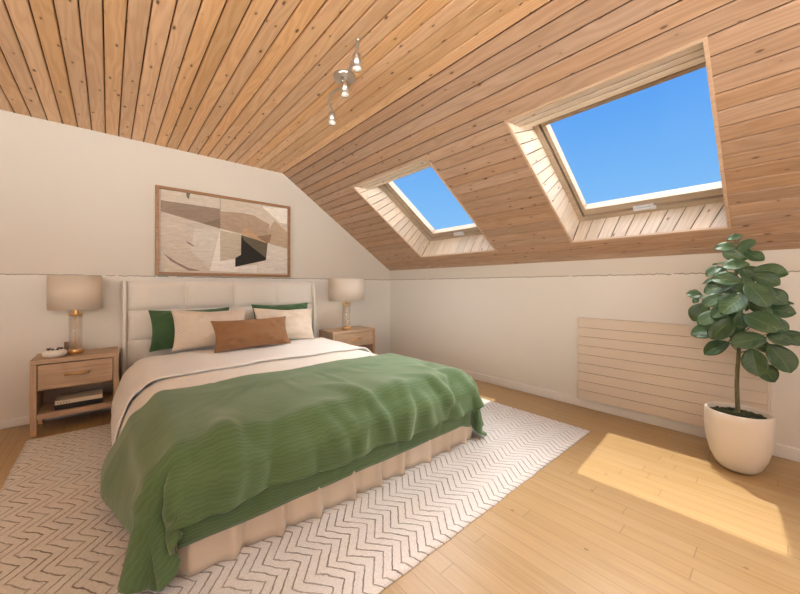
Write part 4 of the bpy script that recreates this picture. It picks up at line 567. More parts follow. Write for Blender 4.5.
def wood(name, light, dark, axis='x', rough=0.45, scale=1.0):
    """furniture wood, grain along the given object axis"""
    M = Mat(name, light, rough)
    sc = {'x': (1.2, 22, 22), 'y': (22, 1.2, 22), 'z': (22, 22, 1.2)}[axis]
    co = M.mapping(M.coord(), scale=tuple(k * scale for k in sc))
    f1 = M.noise(co, 1.6, 4, 0.6, 1.2)
    f2 = M.noise(co, 9, 2, 0.5)
    f = M.math('ADD', M.math('MULTIPLY', f1, 0.75), M.math('MULTIPLY', f2, 0.25))
    c = M.ramp(f, [(0.32, dark), (0.62, light)])
    M.link(c, M.b.inputs['Base Color'])
    M.bump(f, 0.12, 0.002)
    return M.m


def pine(name, light, dark, knot, rough=0.5):
    """pine boards: uv in metres (u along, v across), tone attribute per board"""
    M = Mat(name, light, rough)
    uv = M.n('ShaderNodeUVMap', uv_map='UVMap').outputs[0]
    at = M.n('ShaderNodeAttribute', attribute_name='tone')
    sep = M.n('ShaderNodeSeparateColor', ins={'Color': at.outputs['Color']})
    t1, t2, t3 = sep.outputs[0], sep.outputs[1], sep.outputs[2]
    off = M.n('ShaderNodeCombineXYZ', ins={'X': M.math('MULTIPLY', t1, 41.0), 'Y': M.math('MULTIPLY', t2, 17.0), 'Z': 0.0})
    add = M.n('ShaderNodeVectorMath', operation='ADD')
    M.link(uv, add.inputs[0])
    M.link(off.outputs[0], add.inputs[1])
    p = add.outputs[0]
    # cathedral rings
    warp = M.noise(M.mapping(p, (1.3, 9, 1)), 1.0, 2, 0.5)
    v = M.n('ShaderNodeSeparateXYZ', ins={'Vector': p}).outputs[1]
    ph = M.math('ADD', M.math('MULTIPLY', v, 170.0), M.math('MULTIPLY', warp, 46.0))
    ring = M.math('MULTIPLY_ADD', M.math('SINE', ph), 0.5, 0.5)
    fine = M.noise(M.mapping(p, (3, 160, 1)), 1.0, 3, 0.6)
    f = M.math('ADD', M.math('MULTIPLY', ring, 0.34), M.math('MULTIPLY', fine, 0.66))
    c = M.ramp(f, [(0.30, light), (0.95, dark)])
    # tone per board
    tone = M.math('MULTIPLY_ADD', t3, 0.20, 0.90)
    hsv = M.n('ShaderNodeHueSaturation', ins={'Value': tone, 'Saturation': M.math('MULTIPLY_ADD', t1, 0.16, 0.90)})
    M.link(c, hsv.inputs['Color'])
    # knots
    vo = M.n('ShaderNodeTexVoronoi', feature='F1', voronoi_dimensions='2D', ins={'Scale': 1.0, 'Randomness': 0.9})
    M.link(M.mapping(p, (5.2, 12, 1)), vo.inputs['Vector'])
    csep = M.n('ShaderNodeSeparateColor', ins={'Color': vo.outputs['Color']})
    size = M.math('MULTIPLY_ADD', csep.outputs[0], 0.135, -0.045)
    kn = M.math('SUBTRACT', size, vo.outputs['Distance'])
    kf = M.n('ShaderNodeMapRange', ins={'From Min': -0.015, 'From Max': 0.03, 'To Min': 0.0, 'To Max': 0.9})
    M.link(kn, kf.inputs[0])
    halo = M.n('ShaderNodeMapRange', ins={'From Min': -0.12, 'From Max': 0.0, 'To Min': 0.0, 'To Max': 0.35})
    M.link(kn, halo.inputs[0])
    c1 = M.mix(halo.outputs[0], hsv.outputs[0], dark)
    c2 = M.mix(kf.outputs[0], c1, knot)
    M.link(c2, M.b.inputs['Base Color'])
    M.bump(f, 0.10, 0.002)
    return M.m


def fabric(name, col, rough=0.9, weave=420, bump=0.25, sheen=0.25, mott=0.08, tint=(1, 1, 1)):
    M = Mat(name, col, rough)
    M.set('Sheen Weight', sheen)
    M.set('Sheen Tint', (*tint, 1))
    co = M.coord()
    a = M.noise(co, weave, 2, 0.6)
    b = M.noise(co, 5, 3, 0.6)
    d = tuple(max(0, x * (1 - mott * 2)) for x in col)
    c = M.ramp(M.math('ADD', M.math('MULTIPLY', a, 0.5), M.math('MULTIPLY', b, 0.5)), [(0.3, d), (0.65, col)])
    M.link(c, M.b.inputs['Base Color'])
    M.bump(a, bump, 0.003)
    return M


def plaster(name, upper, lower):
    M = Mat(name, upper, 0.85)
    pos = M.n('ShaderNodeNewGeometry').outputs['Position']
    z = M.n('ShaderNodeSeparateXYZ', ins={'Vector': pos}).outputs[2]
    jag = M.noise(M.mapping(pos, (1, 1, 0.2)), 26, 4, 0.75)
    zz = M.math('ADD', z, M.math('MULTIPLY_ADD', jag, 0.034, -0.017))
    d = M.math('SUBTRACT', zz, 1.117)
    up = M.math('GREATER_THAN', d, 0.0)
    br = M.noise(pos, 5.0, 3, 0.7)
    wdt = M.math('MULTIPLY', M.math('GREATER_THAN', br, 0.34), 0.0036)
    line = M.math('LESS_THAN', M.math('ABSOLUTE', d), wdt)
    mot = M.noise(pos, 1.7, 4, 0.6)
    lo2 = tuple(x * 0.95 for x in lower)
    c = M.mix(up, M.mix(mot, lo2, lower), M.mix(mot, tuple(x * 0.96 for x in upper), upper))
    c = M.mix(M.math('MULTIPLY', line, 0.75), c, (0.20, 0.155, 0.115))
    M.link(c, M.b.inputs['Base Color'])
    M.bump(M.math('ADD', M.noise(pos, 90, 3, 0.6), M.math('MULTIPLY', up, 0.5)), 0.08, 0.004)
    return M.m


m_wall = plaster('wall_paint', (0.68, 0.63, 0.555), (0.78, 0.745, 0.685))
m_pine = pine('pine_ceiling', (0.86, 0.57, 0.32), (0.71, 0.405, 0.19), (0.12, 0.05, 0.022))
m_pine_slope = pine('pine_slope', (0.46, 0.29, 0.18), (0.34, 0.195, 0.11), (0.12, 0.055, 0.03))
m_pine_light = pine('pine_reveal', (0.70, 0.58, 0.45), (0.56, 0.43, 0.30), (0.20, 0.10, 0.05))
m_edge_shade = Mat('board_edge_shade', (0.14, 0.07, 0.035), 0.8).m  # board sides darkened, groove shade painted into the colour
m_pine_head_lit = pine('pine_head_lining_lit', (0.86, 0.75, 0.60), (0.74, 0.60, 0.45), (0.30, 0.17, 0.09))  # reveal pine lightened, painting in light the downward face lacks
m_trimwood = wood('pine_trim', (0.62, 0.45, 0.31), (0.48, 0.31, 0.19), 'y')
m_sash = wood('window_pine', (0.46, 0.36, 0.26), (0.36, 0.26, 0.17), 'y', 0.4)
m_white = Mat('white_gloss_paint', (0.80, 0.79, 0.78), 0.35).m
m_grey = Mat('grey_metal', (0.50, 0.50, 0.50), 0.35, 0.9).m
m_handle = Mat('silver_enamel', (0.66, 0.66, 0.66), 0.35, 0.15).m
m_dark = Mat('dark_gasket', (0.03, 0.03, 0.03), 0.6).m
m_roof = Mat('roof_backing', (0.10, 0.06, 0.04), 0.9).m
m_brass = Mat('brass', (0.80, 0.52, 0.24), 0.28, 1.0).m
m_oak = wood('oak', (0.56, 0.395, 0.255), (0.40, 0.26, 0.16), 'x', 0.5)
m_oak_z = wood('oak_upright', (0.56, 0.395, 0.255), (0.40, 0.26, 0.16), 'z', 0.5)
m_oak_tip = wood('oak_tip', (0.62, 0.40, 0.22), (0.50, 0.30, 0.15), 'z', 0.5)
m_black = Mat('black_cover', (0.018, 0.016, 0.015), 0.4).m
m_ivory = Mat('ivory_paper', (0.72, 0.64, 0.52), 0.6).m

# glass that lets daylight straight through
def pane_glass(name, refl=0.05):
    M = Mat(name)
    nt = M.nt
    out = nt.nodes['Material Output']
    tr = M.n('ShaderNodeBsdfTransparent')
    gl = M.n('ShaderNodeBsdfGlossy', ins={'Roughness': 0.02})
    mx = M.n('ShaderNodeMixShader', ins={0: refl})
    M.link(tr.outputs[0], mx.inputs[1])
    M.link(gl.outputs[0], mx.inputs[2])
    M.link(mx.outputs[0], out.inputs['Surface'])
    return M.m

m_pane = pane_glass('window_glass', 0.004)
m_tubeglass = pane_glass('lamp_glass', 0.10)
def frost(m):
    nt = m.node_tree
    mx = [n for n in nt.nodes if n.bl_idname == 'ShaderNodeMixShader'][0]
    d = nt.nodes.new('ShaderNodeBsdfTranslucent')
    d2 = nt.nodes.new('ShaderNodeBsdfDiffuse')
    d2.inputs[0].default_value = (0.9, 0.87, 0.81, 1)
    d3 = nt.nodes.new('ShaderNodeMixShader')
    nt.links.new(d.outputs[0], d3.inputs[1])
    nt.links.new(d2.outputs[0], d3.inputs[2])
    d.inputs[0].default_value = (0.95, 0.92, 0.86, 1)
    m2 = nt.nodes.new('ShaderNodeMixShader')
    m2.inputs[0].default_value = 0.16
    nt.links.new(mx.outputs[0], m2.inputs[1])
    nt.links.new(d3.outputs[0], m2.inputs[2])
    nt.links.new(m2.outputs[0], nt.nodes['Material Output'].inputs['Surface'])
frost(m_tubeglass)

# floor: narrow oak strips along y
def make_floor_mat():
    M = Mat('strip_parquet', (0.6, 0.37, 0.17), 0.36)
    pos = M.n('ShaderNodeNewGeometry').outputs['Position']
    sp = M.n('ShaderNodeSeparateXYZ', ins={'Vector': pos})
    px, py = sp.outputs[0], sp.outputs[1]
    rowf = M.math('DIVIDE', M.math('ADD', px, 5.0), 0.071)
    row = M.math('FLOOR', rowf)
    wn = M.n('ShaderNodeTexWhiteNoise', noise_dimensions='1D')
    M.link(row, wn.inputs['W'])
    lenf = M.math('ADD', M.math('DIVIDE', py, 0.95), M.math('MULTIPLY', wn.outputs['Value'], 7.0))
    cell = M.n('ShaderNodeCombineXYZ', ins={'X': row, 'Y': M.math('FLOOR', lenf), 'Z': 0.0})
    wn2 = M.n('ShaderNodeTexWhiteNoise', noise_dimensions='2D')
    M.link(cell.outputs[0], wn2.inputs['Vector'])
    tone = wn2.outputs['Value']
    ex = M.math('ABSOLUTE', M.math('SUBTRACT', M.math('FRACT', rowf), 0.5))
    ey = M.math('ABSOLUTE', M.math('SUBTRACT', M.math('FRACT', lenf), 0.5))
    joint = M.math('MAXIMUM', M.math('GREATER_THAN', ex, 0.484), M.math('GREATER_THAN', ey, 0.4985))
    g1 = M.noise(M.mapping(pos, (38, 1.5, 1)), 1.4, 5, 0.65, 0.6)
    g2 = M.noise(pos, 0.9, 3, 0.5)
    c = M.ramp(g1, [(0.3, (0.365, 0.228, 0.090)), (0.68, (0.47, 0.318, 0.140))])
    c = M.mix(M.math('MULTIPLY', tone, 0.35), c, (0.51, 0.355, 0.195))
    c = M.mix(M.math('MULTIPLY', g2, 0.25), c, (0.45, 0.29, 0.15))
    vo = M.n('ShaderNodeTexVoronoi', feature='F1', voronoi_dimensions='2D', ins={'Scale': 1.0})
    M.link(M.mapping(pos, (2.6, 1.9, 1)), vo.inputs['Vector'])
    kn = M.math('LESS_THAN', vo.outputs['Distance'], 0.016)
    c = M.mix(M.math('MULTIPLY', kn, 0.6), c, (0.16, 0.08, 0.035))
    c = M.mix(M.math('MULTIPLY', joint, 0.7), c, (0.22, 0.115, 0.05))
    M.link(c, M.b.inputs['Base Color'])
    M.bump(M.math('SUBTRACT', M.math('MULTIPLY', g1, 0.15), joint), 0.25, 0.0015)
    return M.m

m_floor = make_floor_mat()

def make_rug_mat():
    M = Mat('rug_wool', (0.68, 0.63, 0.585), 0.95)
    co = M.coord()
    wob = M.noise(co, 11, 2, 0.5)
    wob2 = M.noise(co, 60, 2, 0.6)
    s = M.n('ShaderNodeSeparateXYZ', ins={'Vector': co})
    x, y = s.outputs[0], s.outputs[1]
    yy = M.math('ADD', y, M.math('MULTIPLY', wob, 0.02))
    tri = M.math('PINGPONG', yy, 0.0825)
    xs = M.math('ADD', x, M.math('MULTIPLY', tri, -0.82))
    xs = M.math('ADD', xs, M.math('ADD', M.math('MULTIPLY', wob, 0.02), M.math('MULTIPLY', wob2, 0.010)))
    fr = M.math('FRACT', M.math('DIVIDE', xs, 0.043))
    d = M.math('ABSOLUTE', M.math('SUBTRACT', fr, 0.5))
    g = M.n('ShaderNodeMapRange', interpolation_type='SMOOTHSTEP', ins={'From Min': 0.385, 'From Max': 0.475, 'To Min': 0.0, 'To Max': 1.0})
    M.link(d, g.inputs[0])
    patch = M.noise(co, 9, 3, 0.6)
    pf = M.n('ShaderNodeMapRange', ins={'From Min': 0.3, 'From Max': 0.6, 'To Min': 0.35, 'To Max': 0.95})
    M.link(patch, pf.inputs[0])
    gf = M.math('MULTIPLY', g.outputs[0], pf.outputs[0])
    fuzz = M.noise(co, 190, 3, 0.7)
    c = M.ramp(fuzz, [(0.25, (0.61, 0.58, 0.55)), (0.65, (0.80, 0.775, 0.75))])
    c = M.mix(gf, c, (0.25, 0.21, 0.18))
    M.link(c, M.b.inputs['Base Color'])
    h = M.math('SUBTRACT', M.math('MULTIPLY', fuzz, 0.35), g.outputs[0])
    M.bump(h, 0.7, 0.006)
    return M.m

m_rug = make_rug_mat()

def make_blanket_mat():
    M = Mat('green_ribbed_cotton', (0.10, 0.19, 0.075), 0.85)
    M.set('Sheen Weight', 0.38)
    M.set('Sheen Roughness', 0.45)
    M.set('Sheen Tint', (0.9, 1.0, 0.9, 1))
    uv = M.n('ShaderNodeUVMap', uv_map='UVMap').outputs[0]
    s = M.n('ShaderNodeSeparateXYZ', ins={'Vector': uv})
    u, v = s.outputs[0], s.outputs[1]
    w = M.noise(uv, 14, 2, 0.5)
    zz = M.math('PINGPONG', M.math('ADD', u, M.math('MULTIPLY', w, 0.03)), 0.022)
    ph = M.math('ADD', M.math('ADD', v, M.math('MULTIPLY', zz, 0.22)), M.math('MULTIPLY', w, 0.012))
    rib = M.math('MULTIPLY_ADD', M.math('SINE', M.math('MULTIPLY', ph, 2 * PI / 0.0145)), 0.5, 0.5)
    br = M.noise(M.mapping(uv, (1, 6, 1)), 7, 3, 0.6)
    c = M.ramp(M.math('ADD', M.math('MULTIPLY', rib, 0.22), M.math('MULTIPLY', br, 0.78)),
               [(0.2, (0.072, 0.142, 0.054)), (0.8, (0.118, 0.205, 0.088))])
    M.link(c, M.b.inputs['Base Color'])
    fz = M.noise(uv, 300, 2, 0.6)
    M.bump(M.math('ADD', M.math('MULTIPLY', rib, M.math('MULTIPLY_ADD', br, 1.2, 0.1)), M.math('MULTIPLY', fz, 0.3)), 0.34, 0.003)
    return M.m

m_blanket = make_blanket_mat()
m_duvet = fabric('duvet_linen', (0.85, 0.80, 0.73), 0.9, 300, 0.15, 0.2, 0.03).m
m_band = fabric('sheet_cotton', (0.87, 0.845, 0.81), 0.9, 300, 0.15, 0.2, 0.03).m
m_skirt = fabric('skirt_linen', (0.70, 0.60, 0.48), 0.9, 350, 0.12, 0.15, 0.03).m
m_head = fabric('headboard_linen', (0.78, 0.725, 0.65), 0.9, 380, 0.15, 0.2, 0.04).m
m_greenp = fabric('green_velvet', (0.045, 0.115, 0.04), 0.85, 300, 0.2, 0.5, 0.1, (0.8, 1, 0.8)).m
m_brown = fabric('brown_suede', (0.31, 0.15, 0.06), 0.75, 160, 0.2, 0.3, 0.12, (1, 0.8, 0.6)).m
m_matt = fabric('mattress_ticking', (0.70, 0.64, 0.56), 0.9, 300, 0.15, 0.1, 0.03).m

def make_pattern_pillow():
    M = fabric('cream_waffle', (0.76, 0.645, 0.52), 0.9, 300, 0.1, 0.2, 0.03)
    co = M.coord()
    s = M.n('ShaderNodeSeparateXYZ', ins={'Vector': co})
    x, z = s.outputs[0], s.outputs[2]
    z = M.math('MULTIPLY', z, 1.15)
    a = M.math('ABSOLUTE', M.math('SINE', M.math('MULTIPLY', M.math('ADD', x, z), PI / 0.026)))
    b = M.math('ABSOLUTE', M.math('SINE', M.math('MULTIPLY', M.math('SUBTRACT', x, z), PI / 0.026)))
    h = M.math('MINIMUM', a, b)
    f = M.math('LESS_THAN', h, 0.30)
    c = M.mix(M.math('MULTIPLY', f, 0.5), (0.76, 0.66, 0.55), (0.56, 0.42, 0.29))
    M.link(c, M.b.inputs['Base Color'])
    M.bump(h, 0.35, 0.004)
    return M.m

m_cream = make_pattern_pillow()

# ------------------------------------------------------------ plank builder
class Planks:
    """boards collected in one mesh, each with uv in metres and its own tone"""
    def __init__(s):
        s.bm = bmesh.new()
        s.uv = s.bm.loops.layers.uv.new('UVMap')
        s.tn = s.bm.loops.layers.float_color.new('tone')

    def plank(s, a0, a1, b1, b0, nrm, thick, ch0, ch1, tone, u0=0.0, dep=0.006):
        """a0-a1 across the board at its start, b0-b1 at its end; nrm points away from the room"""
        a0, a1, b1, b0, n = V(a0), V(a1), V(b1), V(b0), V(nrm).normalized()
        wa, wb = (a1 - a0).normalized(), (b1 - b0).normalized()
        def prof(p0, p1, w):
            return [p0 + n * thick, p0 + n * dep, p0 + w * ch0 + (V((0, 0, 0))), p1 - w * ch1, p1 + n * dep, p1 + n * thick]
        A, B = prof(a0, a1, wa), prof(b0, b1, wb)
        W = (a1 - a0).length
        L = ((b0 - a0).length + (b1 - a1).length) / 2
        va = [s.bm.verts.new(p) for p in A]
        vb = [s.bm.verts.new(p) for p in B]
        vv = [-0.01, -0.004, ch0, W - ch1, W + 0.004, W + 0.01]
        fs = []
        for k in range(5):
            f = s.bm.faces.new((va[k], va[k + 1], vb[k + 1], vb[k]))
            for l, (u, v) in zip(f.loops, ((u0, vv[k]), (u0, vv[k + 1]), (u0 + L, vv[k + 1]), (u0 + L, vv[k]))):
                l[s.uv].uv = (u, v)
                l[s.tn] = (*tone, 1)
            f.material_index = 1 if k in (0, 4) else 0
            fs.append(f)
        for vs in (list(reversed(va)), vb):
            f = s.bm.faces.new(vs)
            for l in f.loops:
                l[s.uv].uv = (u0, 0)
                l[s.tn] = (*tone, 1)

    def strips(s, c00, c10, c11, c01, nrm, n, rnd, thick=0.012, ch=0.003, gap=0.0022):
        """fill quad c00-c10 (across) / c01-c11 with n boards running from 0 to 1"""
        c00, c10, c11, c01 = V(c00), V(c10), V(c11), V(c01)
        for i in range(n):
            g = gap / max(1e-6, (c10 - c00).length)
            f0, f1 = i / n + g, (i + 1) / n - g
            s.plank(c00.lerp(c10, f0), c00.lerp(c10, f1), c01.lerp(c11, f1), c01.lerp(c11, f0), nrm, thick, ch, ch,
                    (rnd.random(), rnd.random(), rnd.random()))

    def done(s, name, mat, parent=None):
        bmesh.ops.recalc_face_normals(s.bm, faces=s.bm.faces)
        return mesh_obj(name, s.bm, [mat, m_edge_shade], parent)


# ----------------------------------------------------------------- geometry
YB, XR, XL, YF = 3.70, 3.05, -2.40, -1.90      # back, right, left, front
ZC, XC, ZK = 2.30, 1.484, 1.246                # ceiling height, crease, top of knee wall
SV = V((XR - XC, 0, ZK - ZC))
SLEN = SV.length
SV.normalize()
NV = V((-SV.z, 0, SV.x))                       # outwards


def SP(s, y, n=0.0):
    p = V((XC, 0, ZC)) + SV * s + NV * n
    return V((p.x, y, p.z))


OPEN = [  # s0, s1, y0, y1 of the opening in the boarding; pane rectangle
    dict(o=(0.450, 1.632, 0.210, 1.116), pane=(0.685, 1.495, 0.215, 1.018), fr=(0.62, 1.612, 0.13, 1.092)),
    dict(o=(0.450, 1.632, -1.450, -0.450), pane=(0.685, 1.495, -1.36, -0.54), fr=(0.62, 1.612, -1.43, -0.47)),  # unseen skylight, added to bring in more light from the right
    dict(o=(0.468, 1.644, 1.836, 2.860), pane=(0.675, 1.492, 1.905, 2.655), fr=(0.62, 1.600, 1.80, 2.795)),
]

# floor
bm = bmesh.new()
box(bm, XL - 0.1, XR + 0.1, YF - 0.1, YB + 0.1, -0.12, 0.0)
structure(mesh_obj('floor', bm, m_floor))

# walls
def wall_poly(name, pts, y0, y1):
    bm = bmesh.new()
    a = [bm.verts.new((x, y0, z)) for x, z in pts]
    b = [bm.verts.new((x, y1, z)) for x, z in pts]
    bm.faces.new(a)
    bm.faces.new(list(reversed(b)))
    for i in range(len(pts)):
        j = (i + 1) % len(pts)
        bm.faces.new((a[j], a[i], b[i], b[j]))
    bmesh.ops.recalc_face_normals(bm, faces=bm.faces)
    return structure(mesh_obj(name, bm, m_wall))

gable = [(XL, 0.0), (XR, 0.0), (XR, ZK), (XC, ZC), (XL, ZC)]
wall_poly('wall_back', gable, YB, YB + 0.14)
bm = bmesh.new()
box(bm, XR, XR + 0.14, YF, YB, 0.0, ZK + 0.01)
structure(mesh_obj('wall_right', bm, m_wall))
bm = bmesh.new()
LY0, LY1, LZ0, LZ1 = -1.75, 0.95, 0.95, 2.12
for a in ((YF, YB, 0.0, LZ0), (YF, YB, LZ1, ZC), (YF, LY0, LZ0, LZ1), (LY1, YB, LZ0, LZ1)):
    box(bm, XL - 0.14, XL, *a)
structure(mesh_obj('wall_left', bm, m_wall))
# front wall, behind the camera
FX0, FX1, FZ0, FZ1 = -1.9, 1.45, 1.22, 2.20
bm = bmesh.new()
def prism_y(pts):
    a = [bm.verts.new((x, YF - 0.14, z)) for x, z in pts]
    b = [bm.verts.new((x, YF, z)) for x, z in pts]
    bm.faces.new(a)
    bm.faces.new(list(reversed(b)))
    for i in range(len(pts)):
        j = (i + 1) % len(pts)
        bm.faces.new((a[j], a[i], b[i], b[j]))
prism_y([(XL, 0), (XR, 0), (XR, ZK), (FX1, FZ0), (FX0, FZ0), (XL, FZ0)])
prism_y([(XL, FZ0), (FX0, FZ0), (FX0, FZ1), (XL, FZ1)])
prism_y([(FX1, FZ0), (XR, ZK), (XC, ZC), (FX1, FZ1)])
prism_y([(XL, FZ1), (FX1, FZ1), (XC, ZC), (XL, ZC)])
bmesh.ops.recalc_face_normals(bm, faces=bm.faces)
structure(mesh_obj('wall_front', bm, m_wall))
w5 = structure(empty('window_5', ((FX0 + FX1) / 2, YF - 0.07, FZ0)))  # unseen window, added to light the ceiling and back wall
hw, hh = (FX1 - FX0) / 2, FZ1 - FZ0
bm = bmesh.new()
for x0, x1, z0, z1 in ((-hw, hw, 0, 0.05), (-hw, hw, hh - 0.05, hh), (-hw, -hw + 0.05, 0.05, hh - 0.05), (hw - 0.05, hw, 0.05, hh - 0.05),
                       (-hw / 3 - 0.025, -hw / 3 + 0.025, 0.05, hh - 0.05), (hw / 3 - 0.025, hw / 3 + 0.025, 0.05, hh - 0.05)):
    box(bm, x0, x1, -0.03, 0.03, z0, z1)
mesh_obj('window_frame', bm, m_white, w5)
bm = bmesh.new()
box(bm, -hw + 0.04, hw - 0.04, -0.003, 0.003, 0.04, hh - 0.04)
mesh_obj('pane', bm, m_pane, w5)

w3 = structure(empty('window_4', (XL - 0.07, (LY0 + LY1) / 2, LZ0)))  # unseen window, added to send ground light up onto the ceiling
hw, hh = (LY1 - LY0) / 2, LZ1 - LZ0
bm = bmesh.new()
for y0, y1, z0, z1 in ((-hw, hw, 0, 0.05), (-hw, hw, hh - 0.05, hh), (-hw, -hw + 0.05, 0.05, hh - 0.05), (hw - 0.05, hw, 0.05, hh - 0.05),
                       (-hw / 3 - 0.025, -hw / 3 + 0.025, 0.05, hh - 0.05), (hw / 3 - 0.025, hw / 3 + 0.025, 0.05, hh - 0.05)):
    box(bm, -0.03, 0.03, y0, y1, z0, z1)
mesh_obj('window_frame', bm, m_white, w3)
bm = bmesh.new()
box(bm, -0.003, 0.003, -hw + 0.04, hw - 0.04, 0.04, hh - 0.04)
mesh_obj('pane', bm, m_pane, w3)

# boarded ceiling: flat part and slope are one lining
rb = random.Random(11)
P = Planks()
BW = 0.0835
GAP = 0.0020
x = XC
while x > XL:
    x0 = max(XL, x - BW)
    tone = (rb.random(), rb.random(), rb.random())
    u0 = rb.random() * 3
    P.plank((x0 + GAP, YF, ZC), (x - GAP, YF, ZC), (x - GAP, YB, ZC), (x0 + GAP, YB, ZC), (0, 0, 1), 0.02, 0.0042, 0.0042, tone, u0, 0.009)
    x -= BW
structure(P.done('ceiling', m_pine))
P = Planks()
SW = 0.0915
s = -0.0135
ycuts = [YF, -1.450, -0.450, 0.210, 1.116, 1.836, 2.860, YB]
HOLES = {1: 1, 3: 0, 5: 2}
while s < SLEN:
    a, b = max(s, 0.0) + GAP, min(s + SW, SLEN) - GAP
    tone = (rb.random(), rb.random(), rb.random())
    u0 = rb.random() * 3
    segs = []
    for i in range(7):
        y0, y1 = ycuts[i], ycuts[i + 1]
        rng = [(a, b)]
        if i in HOLES:
            o = OPEN[HOLES[i]]['o']
            rng = []
            if a < o[0]:
                rng.append((a, min(b, o[0])))
            if b > o[1]:
                rng.append((max(a, o[1]), b))
        for r in rng:
            if segs and segs[-1][1] == y0 and segs[-1][2] == r:
                segs[-1][1] = y1
            else:
                segs.append([y0, y1, r])
    for y0, y1, (p, q) in segs:
        if q - p < 0.003:
            continue
        c0 = 0.0042 if p == a else 0.0003
        c1 = 0.0042 if q == b else 0.0003
        P.plank(SP(p, y0), SP(q, y0), SP(q, y1), SP(p, y1), NV, 0.02, c0, c1, tone, u0 + y0 - YF, 0.009)
    s += SW
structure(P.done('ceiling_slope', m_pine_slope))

# roof above the lining (keeps the daylight out of the joints)
bm = bmesh.new()
box(bm, XL - 0.14, XC, YF - 0.14, YB + 0.14, ZC + 0.021, ZC + 0.2)
def slab(bm, s0, s1, y0, y1, n0, n1):
    vs = [SP(s, y, n) for n in (n0, n1) for s, y in ((s0, y0), (s1, y0), (s1, y1), (s0, y1))]
    v = [bm.verts.new(p) for p in vs]
    for f in ((0, 1, 2, 3), (7, 6, 5, 4), (0, 4, 5, 1), (1, 5, 6, 2), (2, 6, 7, 3), (3, 7, 4, 0)):
        bm.faces.new([v[k] for k in f])
ROOF_OUT = 0.24
ya, yb = YF - 0.14, YB + 0.14
HO = [(0.42, 1.66, 0.10, 1.145), (0.42, 1.66, -1.48, -0.42), (0.44, 1.675, 1.77, 2.89)]
ys = [ya, HO[1][2], HO[1][3], HO[0][2], HO[0][3], HO[2][2], HO[2][3], yb]
for i in range(7):
    if i in HOLES:
        h = HO[HOLES[i]]
        slab(bm, -0.02, h[0], ys[i], ys[i + 1], 0.021, ROOF_OUT)
        slab(bm, h[1], SLEN + 0.3, ys[i], ys[i + 1], 0.021, ROOF_OUT)
    else:
        slab(bm, -0.02, SLEN + 0.3, ys[i], ys[i + 1], 0.021, ROOF_OUT)
bmesh.ops.recalc_face_normals(bm, faces=bm.faces)
structure(mesh_obj('ceiling_roof', bm, m_roof))

